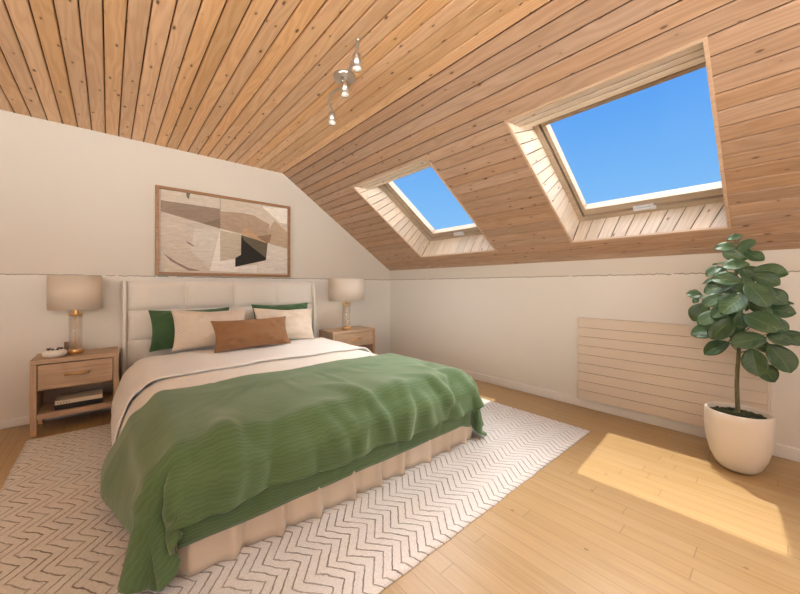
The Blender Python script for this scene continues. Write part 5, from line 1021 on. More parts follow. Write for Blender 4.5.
# skylights
for wi, (O, H) in enumerate(zip(OPEN, HO)):
    s0, s1, y0, y1 = O['o']
    f0, f1, g0, g1 = O['fr']
    p0, p1, q0, q1 = O['pane']
    D = 0.20
    w = structure(empty('window_%d' % (wi + 1), SP((s0 + s1) / 2, (y0 + y1) / 2, 0)),
                  ('large skylight above the plant', 'added unseen skylight for fill light, behind the plant end of the room', 'skylight nearest the bed wall')[wi] + ', pine-lined, with blue sky')
    inv = Matrix.Translation(-w.location)
    rw = random.Random(5 + wi)
    def fin(o):
        o.data.transform(inv)
        o.parent = w
        return o
    R = Planks()
    # far side, bottom, near side
    R.strips(SP(s0, y1), SP(s1, y1), SP(f1, g1, D), SP(f0 - 0.02, g1, D), (0, 1, 0), 13, rw)
    R.strips(SP(s1, y1), SP(s1, y0), SP(f1, g0, D), SP(f1, g1, D), SV, 10, rw)
    R.strips(SP(s1, y0), SP(s0, y0), SP(f0 - 0.02, g0, D), SP(f1, g0, D), (0, -1, 0), 13, rw)
    fin(R.done('side_lining', m_pine_light))
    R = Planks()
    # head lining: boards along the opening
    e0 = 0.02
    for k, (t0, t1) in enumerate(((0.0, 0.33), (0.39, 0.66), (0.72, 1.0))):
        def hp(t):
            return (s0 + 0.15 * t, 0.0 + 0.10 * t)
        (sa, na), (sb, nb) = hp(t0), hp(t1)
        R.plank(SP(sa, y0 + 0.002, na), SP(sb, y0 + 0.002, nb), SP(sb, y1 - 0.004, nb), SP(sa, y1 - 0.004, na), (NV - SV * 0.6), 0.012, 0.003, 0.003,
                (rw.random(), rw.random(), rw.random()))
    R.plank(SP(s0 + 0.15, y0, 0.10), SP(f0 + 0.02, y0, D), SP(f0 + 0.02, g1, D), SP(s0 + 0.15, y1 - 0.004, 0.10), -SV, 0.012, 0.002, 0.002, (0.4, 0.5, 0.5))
    fin(R.done('head_lining', m_pine_head_lit))
    # casing strip around the opening
    bm = bmesh.new()
    t = 0.013
    slab(bm, s0 - t, s0 + 0.002, y0 - t, y1 + t, -0.006, 0.010)
    slab(bm, s1 - 0.002, s1 + t, y0 - t, y1 + t, -0.006, 0.010)
    slab(bm, s0, s1, y1 - 0.002, y1 + t, -0.006, 0.010)
    slab(bm, s0, s1, y0 - t, y0 + 0.002, -0.006, 0.010)
    bmesh.ops.recalc_face_normals(bm, faces=bm.faces)
    fin(mesh_obj('casing', bm, m_trimwood))
    # fixed frame ring
    def ring(bm, so0, so1, yo0, yo1, si0, si1, yi0, yi1, n0, n1):
        slab(bm, so0, si0, yo0, yo1, n0, n1)
        slab(bm, si1, so1, yo0, yo1, n0, n1)
        slab(bm, si0, si1, yo0, yi0, n0, n1)
        slab(bm, si0, si1, yi1, yo1, n0, n1)
    i0, i1 = p0 - 0.028, f1 - 0.042
    j0, j1 = q0 - 0.022, q1 + (g1 - q1) * 0.5
    bm = bmesh.new()
    ring(bm, H[0] - 0.0, H[1], H[2], H[3], i0, i1, j0, j1, D - 0.004, D + 0.07)
    bmesh.ops.recalc_face_normals(bm, faces=bm.faces)
    fin(mesh_obj('window_frame', bm, m_sash))
    bm = bmesh.new()
    ring(bm, i0, i1, j0, j1, i0 + 0.007, i1 - 0.014, j0 + 0.006, j1 - 0.012, D + 0.022, D + 0.065)
    bmesh.ops.recalc_face_normals(bm, faces=bm.faces)
    fin(mesh_obj('gasket', bm, m_dark))
    bm = bmesh.new()
    ring(bm, i0 + 0.007, i1 - 0.014, j0 + 0.006, j1 - 0.012, p0, p1, q0, q1, D + 0.004, D + 0.062)
    bmesh.ops.recalc_face_normals(bm, faces=bm.faces)
    sash = fin(mesh_obj('sash', bm, m_sash))
    bm = bmesh.new()
    slab(bm, p0 - 0.004, p1 + 0.004, q0 - 0.004, q1 + 0.004, D + 0.036, D + 0.042)
    bmesh.ops.recalc_face_normals(bm, faces=bm.faces)
    fin(mesh_obj('pane', bm, m_pane))
    # ventilation handle on the bottom rail
    bm = bmesh.new()
    ym = (q0 + q1) / 2 + 0.03
    slab(bm, i1 - 0.034, i1 - 0.004, ym - 0.06, ym + 0.06, D - 0.012, D + 0.004)
    slab(bm, i1 - 0.026, i1 - 0.006, ym - 0.075, ym - 0.045, D - 0.028, D - 0.010)
    slab(bm, i1 - 0.022, i1 - 0.010, ym - 0.05, ym + 0.055, D - 0.028, D - 0.020)
    bmesh.ops.recalc_face_normals(bm, faces=bm.faces)
    fin(mesh_obj('handle', bm, m_handle))

# thin moulding at the top of the knee wall, skirting boards
bm = bmesh.new()
box(bm, XR - 0.016, XR + 0.001, YF, YB - 0.016, 0.0, 0.075, 0.004, 2)
structure(mesh_obj('baseboard_right', bm, m_white))
bm = bmesh.new()
box(bm, XL, XR, YB - 0.014, YB + 0.001, 0.0, 0.06, 0.004, 2)
structure(mesh_obj('baseboard_back', bm, m_white))

# --------------------------------------------------------------------- rug
RT = 0.013
def make_rug():
    bm = bmesh.new()
    x0, x1, y0, y1 = -0.408, 2.565, 0.884, 3.285
    nx, ny = 150, 120
    grid = []
    for j in range(ny + 1):
        row = []
        for i in range(nx + 1):
            fx, fy = i / nx, j / ny
            x, y = x0 + (x1 - x0) * fx, y0 + (y1 - y0) * fy
            e = min(fx, 1 - fx) * (x1 - x0), min(fy, 1 - fy) * (y1 - y0)
            ed = sstep(-0.004, 0.022, min(e))
            if i in (0, nx):
                x += 0.004 * noise.noise(V((y * 9, 3, i)))
            if j in (0, ny):
                y += 0.004 * noise.noise(V((x * 9, 7, j)))
            row.append(bm.verts.new((x - 1.08, y - 2.08, 0.004 + 0.009 * ed + 0.001 * noise.noise(V((x * 5, y * 5, 0))) * ed)))
        grid.append(row)
    for j in range(ny):
        for i in range(nx):
            bm.faces.new((grid[j][i], grid[j][i + 1], grid[j + 1][i + 1], grid[j + 1][i]))
    per = [grid[0][i] for i in range(nx + 1)] + [grid[j][nx] for j in range(1, ny + 1)] + [grid[ny][i] for i in range(nx - 1, -1, -1)] + [grid[j][0] for j in range(ny - 1, 0, -1)]
    low = [bm.verts.new((v.co.x, v.co.y, 0.0005)) for v in per]
    for k in range(len(per)):
        l = (k + 1) % len(per)
        bm.faces.new((per[l], per[k], low[k], low[l]))
    bm.faces.new(list(reversed(low)))
    o = mesh_obj('rug', bm, m_rug, smooth=True, loc=(1.08, 2.08, 0))
    return tag(o, 'large cream wool rug with dark zigzag lines under the bed', 'rug')
make_rug()

# --------------------------------------------------------------------- bed
def drape(key):
    a = DRAPE[key]
    nx, ny = a[0], a[1]
    (xa, xb), (ya, yb) = a[2], a[3]
    bm = bmesh.new()
    uvl = bm.loops.layers.uv.new('UVMap')
    axes = []
    for data in a[4]:
        col = []
        for j in range(ny + 1):
            q = 0
            for k in range(nx + 1):
                q += data[j * (nx + 1) + k]
                col.append(q / 2000)
        axes.append(col)
    vs = [bm.verts.new((px, py, pz * 0.945)) for px, py, pz in zip(*axes)]
    bm.verts.index_update()
    rest = [(xa + (xb - xa) * k / nx, ya + (yb - ya) * j / ny) for j in range(ny + 1) for k in range(nx + 1)]
    for j in range(ny):
        for k in range(nx):
            q = (j * (nx + 1) + k, j * (nx + 1) + k + 1, (j + 1) * (nx + 1) + k + 1, (j + 1) * (nx + 1) + k)
            f = bm.faces.new([vs[t] for t in q])
            for l, t in zip(f.loops, q):
                l[uvl].uv = rest[t]
    # relax the rounding of the stored positions
    new = []
    for v in vs:
        nb = [e.other_vert(v).co for e in v.link_edges]
        new.append(v.co.lerp(sum(nb, V((0, 0, 0))) / len(nb), 0.45) if len(v.link_faces) == 4 else v.co.copy())
    for v, c in zip(vs, new):
        v.co = c
    bm.normal_update()
    return bm, vs, rest


bed = tag(empty('bed', (0.955, 2.5, 0)), 'double bed with tall beige padded headboard and pleated cream skirt', 'bed')
def bedpart(name, bm, mat, parent=None, smooth=False):
    o = mesh_obj(name, bm, mat, smooth=smooth)
    o.data.transform(Matrix.Translation(-bed.location))
    o.parent = parent or bed
    return o

# headboard
bm = bmesh.new()
HX0, HX1, HY0, HY1, HZ = 0.084, 1.826, 3.605, 3.685, 1.075
box(bm, HX0, HX1, HY0 + 0.02, HY1, 0.10, HZ - 0.006, 0.008, 2)
for xx in (HX0, HX1 - 0.028):
    box(bm, xx, xx + 0.028, HY0 - 0.035, HY0 + 0.03, 0.02, HZ, 0.008, 2)
hb = bedpart('headboard', bm, m_head)
pw = (HX1 - HX0 - 0.06) / 4
for r in range(4):
    for c in range(4):
        bm = bmesh.new()
        cx0, cz1 = HX0 + 0.03 + c * pw, HZ - 0.004 - r * 0.252
        nx, nz = 14, 10
        g = []
        for j in range(nz + 1):
            row = []
            for i in range(nx + 1):
                u, v = 2 * i / nx - 1, 2 * j / nz - 1
                k = ((1 - abs(u) ** 6) * (1 - abs(v) ** 6)) ** 0.5
                k *= 0.92 + 0.08 * (1 - u * u) * (1 - v * v)
                row.append(bm.verts.new((cx0 + pw * (u + 1) / 2, HY0 + 0.02 - 0.032 * k - 0.001, cz1 - 0.252 * (1 - v) / 2)))
            g.append(row)
        for j in range(nz):
            for i in range(nx):
                bm.faces.new((g[j][i], g[j][i + 1], g[j + 1][i + 1], g[j + 1][i]))
        bedpart('upholstered_panel', bm, m_head, hb, True)
# base and mattress
bm = bmesh.new()
box(bm, 0.20, 1.80, 1.42, 3.57, 0.03, 0.275, 0.01)
bedpart('bed_base', bm, m_matt)
bm = bmesh.new()
box(bm, 0.145, 1.795, 1.345, 3.565, 0.27, 0.430, 0.07, 5)
bedpart('mattress', bm, m_matt, smooth=True)
# gathered skirt on three sides
bm = bmesh.new()
path = []
SXL, SXR, SYF = 0.195, 1.845, 1.362
n1, n2 = 60, 150
for i in range(n1):
    path.append((SXL, 3.55 + (SYF + 0.02 - 3.55) * i / n1, (-1, 0)))
for k in range(4):
    a = PI * (1 + 0.5 * (k + 0.5) / 4)
    path.append((SXL + 0.02 + 0.02 * math.cos(a), SYF + 0.02 + 0.02 * math.sin(a), (math.cos(a), math.sin(a))))
for i in range(n2 + 1):
    path.append((SXL + 0.02 + (SXR - SXL - 0.04) * i / n2, SYF, (0, -1)))
for k in range(4):
    a = PI * (1.5 + 0.5 * (k + 0.5) / 4)
    path.append((SXR - 0.02 + 0.02 * math.cos(a), SYF + 0.02 + 0.02 * math.sin(a), (math.cos(a), math.sin(a))))
for i in range(n1):
    path.append((SXR, SYF + 0.02 + (3.55 - SYF - 0.02) * (i + 1) / n1, (1, 0)))
L = 0.0
rows = []
NZ = 9
prevp = None
for (x, y, nn) in path:
    if prevp:
        L += math.hypot(x - prevp[0], y - prevp[1])
    prevp = (x, y)
    wv = noise.noise(V((L * 2.3, 0.3, 5.0))) * 0.8 + 0.55 * noise.noise(V((L * 7.5, 9.3, 5.0)))
    # sharp gathers: fold of about 0.17 m
    ph = (L / 0.173 + 0.35 * noise.noise(V((L * 3, 2, 2)))) % 1.0
    gather = math.exp(-((ph - 0.5) / 0.13) ** 2) - 0.6 * math.exp(-((ph - 0.72) / 0.10) ** 2)
    col = []
    for k in range(NZ + 1):
        f = k / NZ
        z = 0.30 - (0.30 - 0.0145) * f
        d = (0.013 * wv + 0.030 * gather) * (0.25 + 0.75 * f) + 0.004 * f
        col.append(bm.verts.new((x + nn[0] * d, y + nn[1] * d, z)))
    rows.append(col)
for a, b in zip(rows[:-1], rows[1:]):
    for k in range(NZ):
        bm.faces.new((a[k], a[k + 1], b[k + 1], b[k]))
bmesh.ops.recalc_face_normals(bm, faces=bm.faces)
sk = bedpart('bed_skirt', bm, m_skirt, smooth=True)
md = sk.modifiers.new('thick', 'SOLIDIFY')
md.thickness = 0.004
md.offset = -1

# bedding lying on the bed
def cloth_obj(name, bm, mat, thick):
    o = mesh_obj(name, bm, mat, smooth=True)
    c = V((0.95, 0, 0))
    ys = [v.co.y for v in o.data.vertices]
    c.y = (min(ys) + max(ys)) / 2
    c.z = 0.45
    o.data.transform(Matrix.Translation(-c))
    o.location = c
    m1 = o.modifiers.new('soft', 'SUBSURF')
    m1.levels = m1.render_levels = 1
    m2 = o.modifiers.new('thick', 'SOLIDIFY')
    m2.thickness = thick
    m2.offset = 1
    return o

bm, vs, rest = drape('duvet')
for v, (u, w) in zip(vs, rest):
    v.co += v.normal * (0.004 * noise.noise(V((u * 6, w * 3, 1))) + 0.002)
duvet = tag(cloth_obj('duvet', bm, m_duvet, 0.008), 'cream duvet hanging over the bed sides, mostly under the green blanket', 'duvet')
bm, vs, rest = drape('band')
for v, (u, w) in zip(vs, rest):
    v.co += v.normal * (0.005 * noise.noise(V((u * 4.5, w * 5, 4))) + 0.003)
band = cloth_obj('bed_sheet', bm, m_band, 0.012)
tag(band, 'white top sheet folded back in a wide band before the pillows', 'sheet')

bm, vs, rest = drape('blanket')
rr = random.Random(4)
ridges = []
for k in range(20):
    u0 = 0.05 + 1.85 * (k + 0.6 * rr.random()) / 20
    ridges.append((u0, rr.uniform(-0.6, 0.35), rr.uniform(0.018, 0.036), rr.uniform(0.016, 0.042) * (1 if rr.random() < 0.7 else -0.7), rr.uniform(1.05, 1.15), rr.uniform(1.45, 1.80)))
for v, (u, w) in zip(vs, rest):
    d = 0.007 * noise.noise(V((u * 3.2, w * 3.2, 2.5))) + 0.0035 * noise.noise(V((u * 9, w * 5, 7.7)))
    for (u0, sl, wd, am, v0, v1) in ridges:
        uc = u0 + sl * (w - 1.35) + 0.02 * noise.noise(V((w * 6, u0 * 5, 0)))
        e = (u - uc) / (wd * (1 + 0.8 * sstep(1.2, 1.7, w)))
        if abs(e) < 3:
            d += am * math.exp(-e * e) * sstep(v0 - 0.05, v0 + 0.08, w) * (1 - sstep(v1 - 0.30, v1, w))
    v.co += v.normal * (d + 0.004)
    # uneven hem
    if w < 1.32 and 0.2 < u < 1.75:
        v.co.z += (1.32 - w) / 0.165 * 0.03 * noise.noise(V((u * 3.5, 1, 1)))
    v.co.z = max(v.co.z, 0.027)
blanket = tag(cloth_obj('blanket', bm, m_blanket, 0.016), 'green ribbed blanket spread over the lower half of the bed', 'blanket')
# the under layer that shows below the hem at the foot of the bed
bm = bmesh.new()
uvl = bm.loops.layers.uv.new('UVMap')
g = []
NX, NZ = 90, 16
for j in range(NZ + 1):
    row = []
    for i in range(NX + 1):
        u = i / NX
        f = j / NZ
        x = 0.175 + (1.855 - 0.175) * u
        seam = sum(math.exp(-((x - c) / 0.018) ** 2) for c in (0.42, 0.80, 1.16, 1.50))
        bul = math.sin(PI * min(1, f * 1.05)) ** 0.6
        y = 1.346 - 0.022 * bul * (1 - 0.55 * seam) - 0.006 * noise.noise(V((x * 5, f * 2, 3)))
        z = 0.42 - 0.285 * f + 0.010 * noise.noise(V((x * 3, 4, 4))) * f
        e = sstep(0.90, 1.0, u)
        x += 0.075 * e * f
        y += 0.05 * e * e - 0.012 * math.sin(e * 9) * f
        z -= 0.085 * e * f * f
        row.append(bm.verts.new((x, y, z)))
    g.append(row)
for j in range(NZ):
    for i in range(NX):
        f = bm.faces.new((g[j][i], g[j][i + 1], g[j + 1][i + 1], g[j + 1][i]))
        for l, (a, b) in zip(f.loops, ((i, j), (i + 1, j), (i + 1, j + 1), (i, j + 1))):
            l[uvl].uv = (1.68 * a / NX, 0.3 * b / NZ)
o = mesh_obj('lower_fold', bm, m_blanket, smooth=True)
o.data.transform(Matrix.Translation(-blanket.location))
o.parent = blanket
md = o.modifiers.new('thick', 'SOLIDIFY')
md.thickness = 0.012
md.offset = 0

# ------------------------------------------------------------------ pillows
def pillow(name, W, H, T, loc, lean, yaw, mat, seed, label, group=None, roll=0.0, p=2.6, dent=0.0):
    bm = bmesh.new()
    nx, ny = 36, 26
    def pt(i, j, side):
        u, v = 2 * i / nx - 1, 2 * j / ny - 1
        u, v = math.sin(u * PI / 2) * 0.35 + u * 0.65, math.sin(v * PI / 2) * 0.35 + v * 0.65
        px = W / 2 * u * (1 - 0.085 * (1 - v * v) * abs(u) ** 3) - 0
        pz = H / 2 * v * (1 - 0.10 * (1 - u * u) * abs(v) ** 3)
        t = T / 2 * ((1 - abs(u) ** p) ** 0.75) * ((1 - abs(v) ** p) ** 0.75)
        n = noise.noise(V((u * 2.2 + seed, v * 2.2, seed * 1.7))) * 0.28 + noise.noise(V((u * 6 + seed, v * 5, seed * 0.7 + side))) * 0.11
        # soft creases running to the corners
        cr = math.sin(9 * (abs(u) + abs(v)) + 5 * noise.noise(V((u * 2, v * 2, seed)))) * 0.13 * abs(u * v) ** 0.7
        t *= 1 + n + cr * 2
        t -= dent * T * math.exp(-(u / 0.35) ** 2 - ((v - 0.9) / 0.5) ** 2) * (1 - abs(v) ** 4)
        pz -= dent * 0.10 * H * math.exp(-(u / 0.3) ** 2) * max(0, v) ** 2
        return V((px, side * t, pz + H / 2))
    F = [[bm.verts.new(pt(i, j, -1)) for i in range(nx + 1)] for j in range(ny + 1)]
    B = [[F[j][i] if i in (0, nx) or j in (0, ny) else bm.verts.new(pt(i, j, 1)) for i in range(nx + 1)] for j in range(ny + 1)]
    for j in range(ny):
        for i in range(nx):
            bm.faces.new((F[j][i], F[j][i + 1], F[j + 1][i + 1], F[j + 1][i]))
            bm.faces.new((B[j + 1][i], B[j + 1][i + 1], B[j][i + 1], B[j][i]))
    bmesh.ops.recalc_face_normals(bm, faces=bm.faces)
    o = mesh_obj(name, bm, mat, smooth=True)
    o.data.transform(Matrix.Rotation(roll, 4, 'Y') @ Matrix.Rotation(-lean, 4, 'X'))
    o.location = loc
    o.rotation_euler = (0, 0, yaw)
    md = o.modifiers.new('soft', 'SUBSURF')
    md.levels = md.render_levels = 1
    return tag(o, label, 'pillow', group)

PZ = 0.490
pillow('pillow', 0.64, 0.36, 0.15, (0.565, 3.42, PZ - 0.008), math.radians(14), 0, m_greenp, 1.3, 'dark green pillow at the left, against the headboard', 'green pillows')
pillow('pillow', 0.62, 0.36, 0.15, (1.385, 3.42, PZ + 0.01), math.radians(14), 0, m_greenp, 4.1, 'dark green pillow at the right, only its top edge showing', 'green pillows')
pillow('pillow', 0.60, 0.345, 0.20, (0.675, 3.205, PZ + 0.006), math.radians(17), math.radians(2), m_cream, 2.7, 'cream diamond-patterned pillow leaning on the left green pillow', 'cream pillows', dent=0.15, roll=math.radians(1.5))
pillow('pillow', 0.60, 0.335, 0.20, (1.315, 3.205, PZ), math.radians(17), math.radians(-5), m_cream, 6.2, 'cream diamond-patterned pillow leaning on the right green pillow', 'cream pillows', dent=0.2, roll=math.radians(2.5))
pillow('cushion', 0.66, 0.272, 0.17, (0.955, 2.985, PZ + 0.004), math.radians(22), math.radians(3), m_brown, 8.8, 'long brown suede lumbar cushion in front of the cream pillows')['category'] = 'cushion'

# -------------------------------------------------------------- nightstands
def nightstand(x0, x1, y0, y1, h, label):
    cx, W, Dp = (x0 + x1) / 2, x1 - x0, y1 - y0
    t = tag(empty('nightstand', (cx, (y0 + y1) / 2, 0)), label, 'nightstand', 'oak nightstands')
    hw, hd = W / 2, Dp / 2
    bm = bmesh.new()
    box(bm, -hw, hw, -hd, hd, h - 0.030, h, 0.003)
    mesh_obj('top', bm, m_oak, t)
    for s in (-1, 1):
        bm = bmesh.new()
        xa, xb = (-hw, -hw + 0.032) if s < 0 else (hw - 0.032, hw)
        box(bm, xa, xb, -hd, hd, 0.105, h - 0.030, 0.002)
        for ya, yb in ((-hd, -hd + 0.05), (hd - 0.05, hd)):
            box(bm, xa, xb, ya, yb, 0.045, 0.106, 0.0015)
        sp = mesh_obj('side_panel', bm, m_oak_z, t)
        for ya, yb in ((-hd, -hd + 0.05), (hd - 0.05, hd)):
            bm = bmesh.new()
            box(bm, xa, xb, ya, yb, 0.0, 0.045, 0.002)
            f = mesh_obj('foot', bm, m_oak_tip, sp)
            f['label'] = 'lighter wooden foot tip'
    bm = bmesh.new()
    box(bm, -hw + 0.032, hw - 0.032, hd - 0.014, hd - 0.004, 0.108, h - 0.031)
    mesh_obj('back_panel', bm, m_oak, t)
    bm = bmesh.new()
    box(bm, -hw + 0.032, hw - 0.032, -hd + 0.002, hd - 0.014, 0.108, 0.146, 0.002)
    mesh_obj('shelf', bm, m_oak, t)
    bm = bmesh.new()
    box(bm, -hw + 0.032, hw - 0.032, -hd + 0.012, hd - 0.014, 0.306, 0.320)
    mesh_obj('divider', bm, m_oak, t)
    bm = bmesh.new()
    box(bm, -hw + 0.036, hw - 0.036, -hd + 0.003, -hd + 0.022, 0.312, h - 0.036, 0.003)
    box(bm, -hw + 0.045, hw - 0.045, -hd + 0.022, hd - 0.03, 0.326, h - 0.06)
    d = mesh_obj('drawer', bm, m_oak, t)
    zc = (0.312 + h - 0.036) / 2 + 0.006
    bm = bmesh.new()
    tube(bm, [(-0.062, -hd - 0.022, zc), (0.062, -hd - 0.022, zc)], 0.008, 12)
    for xx in (-0.045, 0.045):
        tube(bm, [(xx, -hd - 0.022, zc), (xx, -hd + 0.006, zc)], 0.0045, 8)
    hnd = mesh_obj('handle', bm, m_brass, d, True)
    hnd['label'] = 'brass bar handle'
    return t

NLX0, NLX1 = -0.402, 0.060
nightstand(NLX0, NLX1, 3.35, 3.682, 0.520, 'oak nightstand left of the bed, with books on its open shelf')
nightstand(1.918, 2.515, 3.345, 3.682, 0.503, 'oak nightstand right of the bed, half hidden behind the bedding')

# lamps
def make_shade_mat():
    M = Mat('linen_shade', (0.80, 0.71, 0.60), 0.9)
    nt = M.nt
    out = nt.nodes['Material Output']
    a = M.noise(M.coord(), 260, 2, 0.6)
    M.bump(a, 0.2, 0.002)
    tl = M.n('ShaderNodeBsdfTranslucent', ins={'Color': (0.75, 0.60, 0.42, 1)})
    mx = M.n('ShaderNodeMixShader', ins={0: 0.25})
    M.link(M.b.outputs[0], mx.inputs[1])
    M.link(tl.outputs[0], mx.inputs[2])
    M.link(mx.outputs[0], out.inputs['Surface'])
    return M.m
m_shade = make_shade_mat()
Mb = Mat('warm_bulb', (1, 0.9, 0.7), 0.4)
Mb.set('Emission Color', (1, 0.72, 0.42, 1))
Mb.set('Emission Strength', 6.0)
m_bulb = Mb.m

def table_lamp(x, y, z, rs, k, label):
    t = tag(empty('table_lamp', (x, y, z)), label, 'lamp', 'bedside table lamps')
    rg = 0.040 * k
    bm = bmesh.new()
    lathe(bm, [(0, 0), (rg * 1.12, 0), (rg * 1.12, 0.030), (rg * 1.05, 0.036), (0, 0.036)], 32)
    mesh_obj('base', bm, m_brass, t, True)['label'] = 'round brass base'
    bm = bmesh.new()
    lathe(bm, [(rg - 0.004, 0.0365), (rg, 0.0365), (rg, 0.288), (rg - 0.004, 0.288)], 32, close=True)
    mesh_obj('glass_column', bm, m_tubeglass, t, True)['label'] = 'clear glass cylinder'
    bm = bmesh.new()
    tube(bm, [(0, 0, 0.036), (0, 0, 0.376)], 0.0065, 12)
    mesh_obj('rod', bm, m_brass, t, True)
    bm = bmesh.new()
    lathe(bm, [(0, 0.289), (rg * 1.06, 0.289), (rg * 1.06, 0.301), (0.014, 0.305), (0.012, 0.33), (0, 0.33)], 32)
    mesh_obj('cap', bm, m_brass, t, True)
    z0, z1 = 0.336, 0.586
    bm = bmesh.new()
    lathe(bm, [(rs, z0), (rs * 0.995, z1), (rs * 0.995 - 0.003, z1), (rs - 0.003, z0)], 56, close=True)
    sh = mesh_obj('lamp_shade', bm, m_shade, t, True)
    sh['label'] = 'beige linen drum shade'
    bm = bmesh.new()
    for a in range(3):
        an = 2 * PI * a / 3
        tube(bm, [(0, 0, z0 + 0.015), ((rs - 0.004) * math.cos(an), (rs - 0.004) * math.sin(an), z0 + 0.02)], 0.002, 6)
    mesh_obj('shade_spider', bm, m_brass, sh, True)
    bm = bmesh.new()
    lathe(bm, [(0, 0.375), (0.012, 0.375), (0.014, 0.40), (0.028, 0.435), (0.030, 0.455), (0.020, 0.478), (0, 0.485)], 20)
    mesh_obj('bulb', bm, m_bulb, t, True)
    return t
table_lamp(-0.186, 3.50, 0.520, 0.150, 0.95, 'brass and glass table lamp with beige drum shade on left nightstand')
table_lamp(2.172, 3.468, 0.503, 0.212, 1.25, 'brass and glass table lamp with pale drum shade on right nightstand').scale = (1, 1, 1.045)

# small things on and in the left nightstand
m_ceramic = Mat('white_ceramic', (0.82, 0.77, 0.70), 0.35).m
m_speck = Mat('dark_beads', (0.05, 0.035, 0.025), 0.4).m
t = tag(empty('trinket_pot', (-0.290, 3.435, 0.520)), 'squat round white pot with dark beads around its top, on left nightstand', 'pot')
bm = bmesh.new()
lathe(bm, [(0, 0), (0.042, 0), (0.060, 0.013), (0.065, 0.030), (0.058, 0.048), (0.038, 0.055), (0.020, 0.056), (0, 0.056)], 36)
mesh_obj('body', bm, m_ceramic, t, True)
bm = bmesh.new()
lathe(bm, [(0, 0.0565), (0.016, 0.0565), (0.019, 0.064), (0.013, 0.073), (0, 0.076)], 20)
mesh_obj('lid_knob', bm, m_ceramic, t, True)
for k in range(9):
    a = 2 * PI * k / 9 + 0.3
    bm = bmesh.new()
    bmesh.ops.create_icosphere(bm, subdivisions=2, radius=0.0075, matrix=Matrix.Translation((0.036 * math.cos(a), 0.036 * math.sin(a), 0.0585 - 0.001 * (k % 2))))
    mesh_obj('bead', bm, m_speck, t, True)
m_walnut = wood('walnut', (0.24, 0.135, 0.07), (0.14, 0.075, 0.035), 'x')
bm = bmesh.new()
box(bm, -0.030, 0.030, -0.011, 0.011, 0, 0.082, 0.003)
bx_ = mesh_obj('wooden_box', bm, m_walnut, loc=(-0.225, 3.605, 0.5203))
tag(bx_, 'small brown wooden block standing behind the white trinket pot', 'box')

def book(x0, x1, y0, y1, z0, z1, cover, pages, name, label):
    t = tag(empty(name, ((x0 + x1) / 2, (y0 + y1) / 2, z0)), label, 'book', 'books on the nightstand shelf')
    hx, hy, h = (x1 - x0) / 2, (y1 - y0) / 2, z1 - z0
    bm = bmesh.new()
    box(bm, -hx, hx, -hy, hy, 0, 0.003)
    box(bm, -hx, hx, -hy, hy, h - 0.003, h)
    box(bm, -hx, hx, -hy, -hy + 0.003, 0.003, h - 0.003)
    mesh_obj('cover', bm, cover, t)
    bm = bmesh.new()
    box(bm, -hx + 0.004, hx - 0.004, -hy + 0.0035, hy - 0.004, 0.0032, h - 0.0032)
    mesh_obj('pages', bm, pages, t)
    return t
SZ = 0.1465
b1 = book(-0.288, -0.030, 3.385, 3.56, SZ, SZ + 0.038, m_black, m_ivory, 'book', 'black book lying on the nightstand shelf under the ivory book')
m_cover = Mat('ivory_cover', (0.70, 0.60, 0.46), 0.6).m
b2 = book(-0.286, -0.034, 3.38, 3.56, SZ + 0.0385, SZ + 0.066, m_cover, m_ivory, 'book', 'ivory book lying on top of the black book on the shelf')
bm = bmesh.new()
for k, hgt in enumerate((0.010, 0.012, 0.010, 0.012, 0.009)):
    xx = -0.112 + 0.014 * k
    box(bm, xx, xx + 0.003, -0.0914, -0.0902, 0.007, 0.007 + hgt)
    box(bm, xx, xx + 0.008, -0.0914, -0.0902, 0.007 if k % 2 else 0.015, 0.0095 if k % 2 else 0.0175)
mesh_obj('spine_lettering', bm, m_speck, b2)

# ------------------------------------------------------------------ picture
pic = tag(empty('picture', (0.936, 3.69, 1.128)), 'wide abstract painting in beige, brown and black in thin wooden frame above headboard', 'picture')
def pp(name, bm, mats):
    o = mesh_obj(name, bm, mats)
    o.data.transform(Matrix.Translation(-pic.location))
    o.parent = pic
    return o
PX0, PX1, PZ0, PZ1 = 0.314, 1.550, 1.130, 1.930
bm = bmesh.new()
fw = 0.026
for a in ((PX0, PX1, PZ0, PZ0 + fw), (PX0, PX1, PZ1 - fw, PZ1), (PX0, PX0 + fw, PZ0 + fw, PZ1 - fw), (PX1 - fw, PX1, PZ0 + fw, PZ1 - fw)):
    box(bm, a[0], a[1], 3.652, 3.697, a[2], a[3], 0.002)
pp('frame', bm, wood('frame_walnut', (0.36, 0.19, 0.085), (0.24, 0.12, 0.05), 'x', 0.4))
ART = {
    'bg': (0.62, 0.54, 0.44), 'a': (0.62, 0.55, 0.45), 'b': (0.30, 0.22, 0.16), 'c': (0.60, 0.52, 0.42), 'd': (0.42, 0.30, 0.21),
    'e': (0.60, 0.52, 0.43), 'f': (0.80, 0.75, 0.69), 'g': (0.66, 0.60, 0.52), 'h': (0.53, 0.455, 0.35), 'k': (0.010, 0.009, 0.006),
    'o': (0.13, 0.105, 0.065), 't': (0.52, 0.33, 0.20), 'r': (0.70, 0.64, 0.57), 'w': (0.80, 0.75, 0.67), 'q': (0.47, 0.35, 0.24),
    's': (0.29, 0.18, 0.11), 'm': (0.27, 0.20, 0.17), 'p': (0.17, 0.14, 0.115), 'b2': (0.23, 0.165, 0.115), 'v': (0.30, 0.24, 0.19)}
